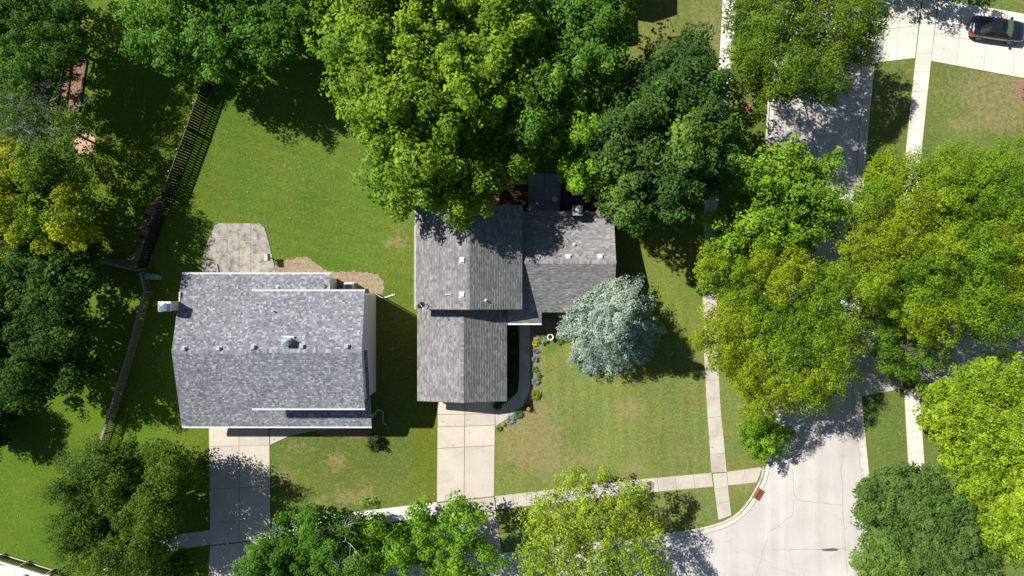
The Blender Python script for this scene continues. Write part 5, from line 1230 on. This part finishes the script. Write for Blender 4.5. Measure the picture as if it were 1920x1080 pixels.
# rear patio things, in shade behind the second house
pgrid('patio', 'blue grey stone patio in shade behind the darker roofed house', [(990,325),(1052,325),(1050,398),(990,398)], [0,.5,1], [0,.35,.7,1], M['bluestone'])
tx, ty = GP(1083, 375); gz = thing('canopy_tent', 'dark navy square canopy with a peaked top behind the house', 'canopy', (tx, ty, 0))
cc_ = MB(); s_ = 1.35; cc_.add([(tx-s_,ty-s_*.8,2.1),(tx+s_,ty-s_*.8,2.1),(tx+s_,ty+s_*.8,2.1),(tx-s_,ty+s_*.8,2.1),(tx,ty,2.8),(tx-s_,ty-s_*.8,1.9),(tx+s_,ty-s_*.8,1.9),(tx+s_,ty+s_*.8,1.9),(tx-s_,ty+s_*.8,1.9)], [(0,1,4),(1,2,4),(2,3,4),(3,0,4),(5,6,1,0),(6,7,2,1),(7,8,3,2),(8,5,0,3)])
cc_.build('canopy', M['navy'], gz)
for i in (-1,1):
    for j in (-1,1): MB().tube([(tx+i*(s_-.05),ty+j*(s_*.8-.05),0),(tx+i*(s_-.05),ty+j*(s_*.8-.05),2.0)], .03, 6).build('leg', M['vent_dark'], gz)
def pot(px_, py_, r_, h_, lb, mat='terracotta', plant=None):
    x, y = GP(px_, py_); o = thing('plant_pot', lb, 'plant pot', (x, y, 0), 'pots on the rear patio')
    MB().lathe((x,y,0), [(r_*.7,0),(r_,h_),(r_*1.08,h_),(r_*1.08,h_+.04),(r_*.85,h_+.04),(r_*.83,h_-.03)], 14).build('pot_body', M[mat], o); MB().lathe((x,y,h_-.05), [(r_*.83,0),(r_*.83,.012)], 14).build('soil', M['mulch_dark'], o)
pot(930,376,.3,.4,'large round pot in shade behind the darker roof'); pot(954,382,.18,.3,'small terracotta pot nearest the rear roof edge'); pot(966,379,.18,.3,'second small terracotta pot near the rear roof edge','rust')
pot(992,366,.26,.35,'terracotta pot at the corner of the shaded stone patio'); pot(1040,374,.24,.32,'pale pot right of the stone patio','stone')
st_ = patch('garden_path', 'curved tan stone path glimpsed between the rear maples', [(1138,122),(1146,116),(1160,115),(1164,119),(1150,122),(1142,128)], M['chips'], .03, .4, 12)

# fallen leaves and pale flecks lying on the lawns and walks
n = 2600; lx = rng.uniform(-45, 45, n); ly = rng.uniform(-25, 25, n)
P_ = lx * S + 960; Q_ = 540 - ly * S
k_ = ~inside(lx, ly, road_out) & ~((P_ > 372) & (P_ < 712) & (Q_ > 505) & (Q_ < 800)) & ~((P_ > 780) & (P_ < 1160) & (Q_ > 380) & (Q_ < 760)) & (fbm(lx, ly, .15, 91) > .42)
lx, ly = lx[k_], ly[k_]; n = len(lx); a_ = rng.uniform(0, 6.28, n); sz = rng.uniform(.035, .085, n); z_ = rng.uniform(.036, .05, n)
u_ = np.column_stack([np.cos(a_) * sz, np.sin(a_) * sz, rng.uniform(-.01, .01, n)]); v_ = np.column_stack([-np.sin(a_) * sz * .6, np.cos(a_) * sz * .6, rng.uniform(-.01, .01, n)]); c_ = np.column_stack([lx, ly, z_])
pl_ = np.array([(0.42,0.34,0.20),(0.30,0.20,0.09),(0.50,0.46,0.34),(0.16,0.20,0.05),(0.12,0.08,0.04)])
fl = np_mesh('fallen_leaves', np.stack([c_ - u_, c_ + v_, c_ + u_, c_ - v_], 1).reshape(-1, 3), np.arange(n * 4).reshape(-1, 4), M['leaf'], np.repeat(pl_[rng.integers(5, size=n)], 4, 0)); stuff(fl, 'scattered fallen leaves on the lawns and walks')

# ------------------------------------------------------------------ parked black sedan
def sedan(cx, cy, ang):
    root = thing('parked_car', 'black four-door sedan with sunroof parked on the cream driveway', 'car', (0, 0, 0))
    m, n, b = new_mat('black car paint'); b.inputs['Base Color'].default_value = (0.012,0.012,0.018,1); b.inputs['Roughness'].default_value = .22; b.inputs['Coat Weight'].default_value = 1; b.inputs['Coat Roughness'].default_value = .04; b.inputs['Specular IOR Level'].default_value = .7
    r_, ns_ = noise_ramp(n, 3, [(.3,(0.010,0.010,0.016)),(.7,(0.016,0.016,0.024))]); n.links.new(r_.outputs[0], b.inputs['Base Color'])
    gls, n2, b2 = new_mat('car glass'); b2.inputs['Base Color'].default_value = (0.008,0.01,0.014,1); b2.inputs['Roughness'].default_value = .05; b2.inputs['Specular IOR Level'].default_value = .5
    wsg, n3, b3 = new_mat('greenish windscreen'); b3.inputs['Base Color'].default_value = (0.10,0.17,0.15,1); b3.inputs['Roughness'].default_value = .06; b3.inputs['Coat Weight'].default_value = 1
    redm = plain('red tail lamp', (0.5,0.01,0.015), .2); chrome = plain('chrome', (0.7,0.7,0.7), .15, 1.0); tyre = plain('tyre rubber', (0.015,0.015,0.015), .85); lampm = plain('clear lamp', (0.6,0.62,0.65), .15)
    # body: x rear(-) to front(+); sections of the lower hull (half-width at sill, waist, shoulder) 
    xs_ = [-2.40,-2.36,-2.22,-1.9,-1.4,-.9,-.2,.6,1.2,1.7,2.05,2.28,2.38]
    hw  = [.62,.74,.83,.89,.91,.915,.915,.915,.905,.89,.84,.74,.60]
    zt_ = [.72,.84,.93,.97,.97,.95,.94,.94,.95,.90,.84,.76,.66]
    zb_ = [.38,.30,.26,.22,.20,.20,.20,.20,.20,.20,.22,.26,.34]
    V = []; F = []; K = 12
    for x, h, t, bt in zip(xs_, hw, zt_, zb_):
        prof = [(-h*.90,bt),(-h*.985,bt+.12),(-h,(bt+t)/2),(-h*.985,t-.14),(-h*.93,t-.04),(-h*.80,t),(-h*.3,t+.02),(h*.3,t+.02),(h*.80,t),(h*.93,t-.04),(h*.985,t-.14),(h,(bt+t)/2),(h*.985,bt+.12),(h*.90,bt)]
        V += [(x, y, z) for y, z in prof]; K = len(prof)
    for i in range(len(xs_)-1):
        for j in range(K): j2 = (j+1) % K; F.append((i*K+j, i*K+j2, (i+1)*K+j2, (i+1)*K+j))
    F.append(tuple(range(K))[::-1]); F.append(tuple((len(xs_)-1)*K + j for j in range(K)))
    def put(name, V, F, mat, parent=root, smooth=False, bev=0):
        ca, sa = math.cos(ang), math.sin(ang); mb = MB(); mb.add([(cx + ca*x - sa*y, cy + sa*x + ca*y, z + .03) for x, y, z in V], F); return mb.build(name, mat, parent, smooth, bev)
    root.location = (cx, cy, 0)
    body = put('body', V, F, m, smooth=True)
    # greenhouse
    tw = .60; bw = .80; zr = 1.43; zb = .955
    A = dict(rb=(-1.72), rt=(-1.02), ft=(.28), fb=(1.05))
    roof = [(-1.05,-tw,zr-.02),(-.4,-tw-.02,zr+.02),(.30,-tw,zr-.02),(.34,0,zr+.01),(.30,tw,zr-.02),(-.4,tw+.02,zr+.02),(-1.05,tw,zr-.02),(-1.10,0,zr+.01),(-.4,0,zr+.05)]
    put('roof', roof, [(0,1,8,7),(1,2,3,8),(8,3,4,5),(7,8,5,6)][::1], m, smooth=True)
    put('rear_window', [(-1.70,-bw+.06,zb),(-1.06,-tw+.02,zr-.025),(-1.11,0,zr+.005),(-1.06,tw-.02,zr-.025),(-1.70,bw-.06,zb),(-1.80,0,zb+.01)], [(0,5,2,1),(5,4,3,2)], gls, smooth=True)
    put('windscreen', [(1.04,-bw+.04,zb),(.31,-tw+.02,zr-.025),(.35,0,zr+.005),(.31,tw-.02,zr-.025),(1.04,bw-.04,zb),(1.16,0,zb+.01)], [(0,1,2,5),(5,2,3,4)], wsg, smooth=True)
    for s in (-1, 1):
        y0, y1 = s*bw, s*tw
        def sq(xa, xb, xc, xd): return [(xa, y0, zb-.01), (xb, y0, zb-.01), (xc, y1+s*.012, zr-.05), (xd, y1+s*.012, zr-.05)]
        fcs = [(0,1,2,3)] if s < 0 else [(3,2,1,0)]
        put('side_window', sq(-1.38,-.30,-.34,-.98), fcs, gls); put('side_window', sq(-.20,.86,.22,-.26), fcs, gls)
        put('pillar', [(-1.74,y0,zb-.01),(-1.38,y0,zb-.01),(-.98,y1+s*.012,zr-.05),(-1.06,y1,zr-.02)], fcs, m); put('pillar', [(-.30,y0,zb-.01),(-.20,y0,zb-.01),(-.26,y1+s*.012,zr-.05),(-.34,y1+s*.012,zr-.05)], fcs, m); put('pillar', [(.86,y0,zb-.01),(1.06,y0-s*.04,zb-.01),(.31,y1,zr-.02),(.22,y1+s*.012,zr-.05)], fcs, m)
        put('roof_rail', [(-1.0,y1+s*.02,zr-.06),(.24,y1+s*.02,zr-.06),(.29,y1-s*.0,zr-.018),(-1.05,y1,zr-.018)], fcs, m)
        b_ = MB().bar((-1.45,y0+s*.012,zb-.02),(.95,y0+s*.012,zb-.02),.02,.025); put('window_trim', b_.v, b_.f, chrome)
        mi = MB().box(.78, s*.93-.10, .93, .96, s*.93+.10, 1.07); mi.bar((.87,s*.80,.96),(.87,s*.90,.98),.05,.04); put('wing_mirror', mi.v, mi.f, m)
        for xd in (-.65, .35): h_ = MB().box(xd-.09, s*.915-.012, .76, xd+.09, s*.915+.012, .79); put('door_handle', h_.v, h_.f, chrome)
        for xw in (-1.40, 1.42):
            w_ = MB(); w_.tube([(xw, s*.72, .33), (xw, s*.925, .33)], .33, 20); t_ = put('wheel', w_.v, w_.f, tyre)
            rm = MB(); rm.tube([(xw, s*.926, .33), (xw, s*.935, .33)], .08, 10)
            for k in range(7):
                a_ = k*2*math.pi/7; rm.bar((xw, s*.93, .33), (xw+.21*math.cos(a_), s*.93, .33+.21*math.sin(a_)), .05, .02, up=(0,1,0))
            rm.tube([(xw+.22*math.cos(q*math.pi/8), s*.93, .33+.22*math.sin(q*math.pi/8)) for q in range(17)], .018, 5, cap=False)
            put('rim', rm.v, rm.f, M['silver'], t_)
        tl = MB(); tl.add([(-2.385,s*.48,.66),(-2.33,s*.80,.68),(-2.14,s*.875,.72),(-2.12,s*.87,.90),(-2.24,s*.76,.925),(-2.345,s*.46,.86)], [(0,1,4,5),(1,2,3,4)] if s < 0 else [(5,4,1,0),(4,3,2,1)]); put('tail_lamp', [(x-.015, y*1.01, z) for x, y, z in tl.v], tl.f, redm)
        hl = MB(); hl.add([(2.39,s*.40,.62),(2.30,s*.72,.64),(2.05,s*.86,.68),(2.04,s*.85,.78),(2.20,s*.72,.80),(2.33,s*.40,.75)], [(0,5,4,1),(1,4,3,2)] if s < 0 else [(1,4,5,0),(2,3,4,1)]); put('headlamp', [(x+.015, y*1.01, z) for x, y, z in hl.v], hl.f, lampm)
    sr = MB().prism([(-.22,-.36),(.14,-.36),(.14,.36),(-.22,.36)], zr+.03, zr+.062); put('sunroof', sr.v, sr.f, gls)
    tr = MB().box(-2.405,-.3,.80,-2.36,.3,.86); put('boot_trim', tr.v, tr.f, chrome); pl = MB().box(-2.415,-.24,.58,-2.39,.24,.70); put('licence_plate', pl.v, pl.f, M['white'])
    bm = MB().box(-2.2,-.5,.948,-1.85,.5,.985); 
    an = MB().box(-.95,-.05,zr+.035,-.85,.05,zr+.08); put('antenna', an.v, an.f, m)
cxp, cyp = GP(1861, 60); sedan(cxp, cyp, -math.radians(8))
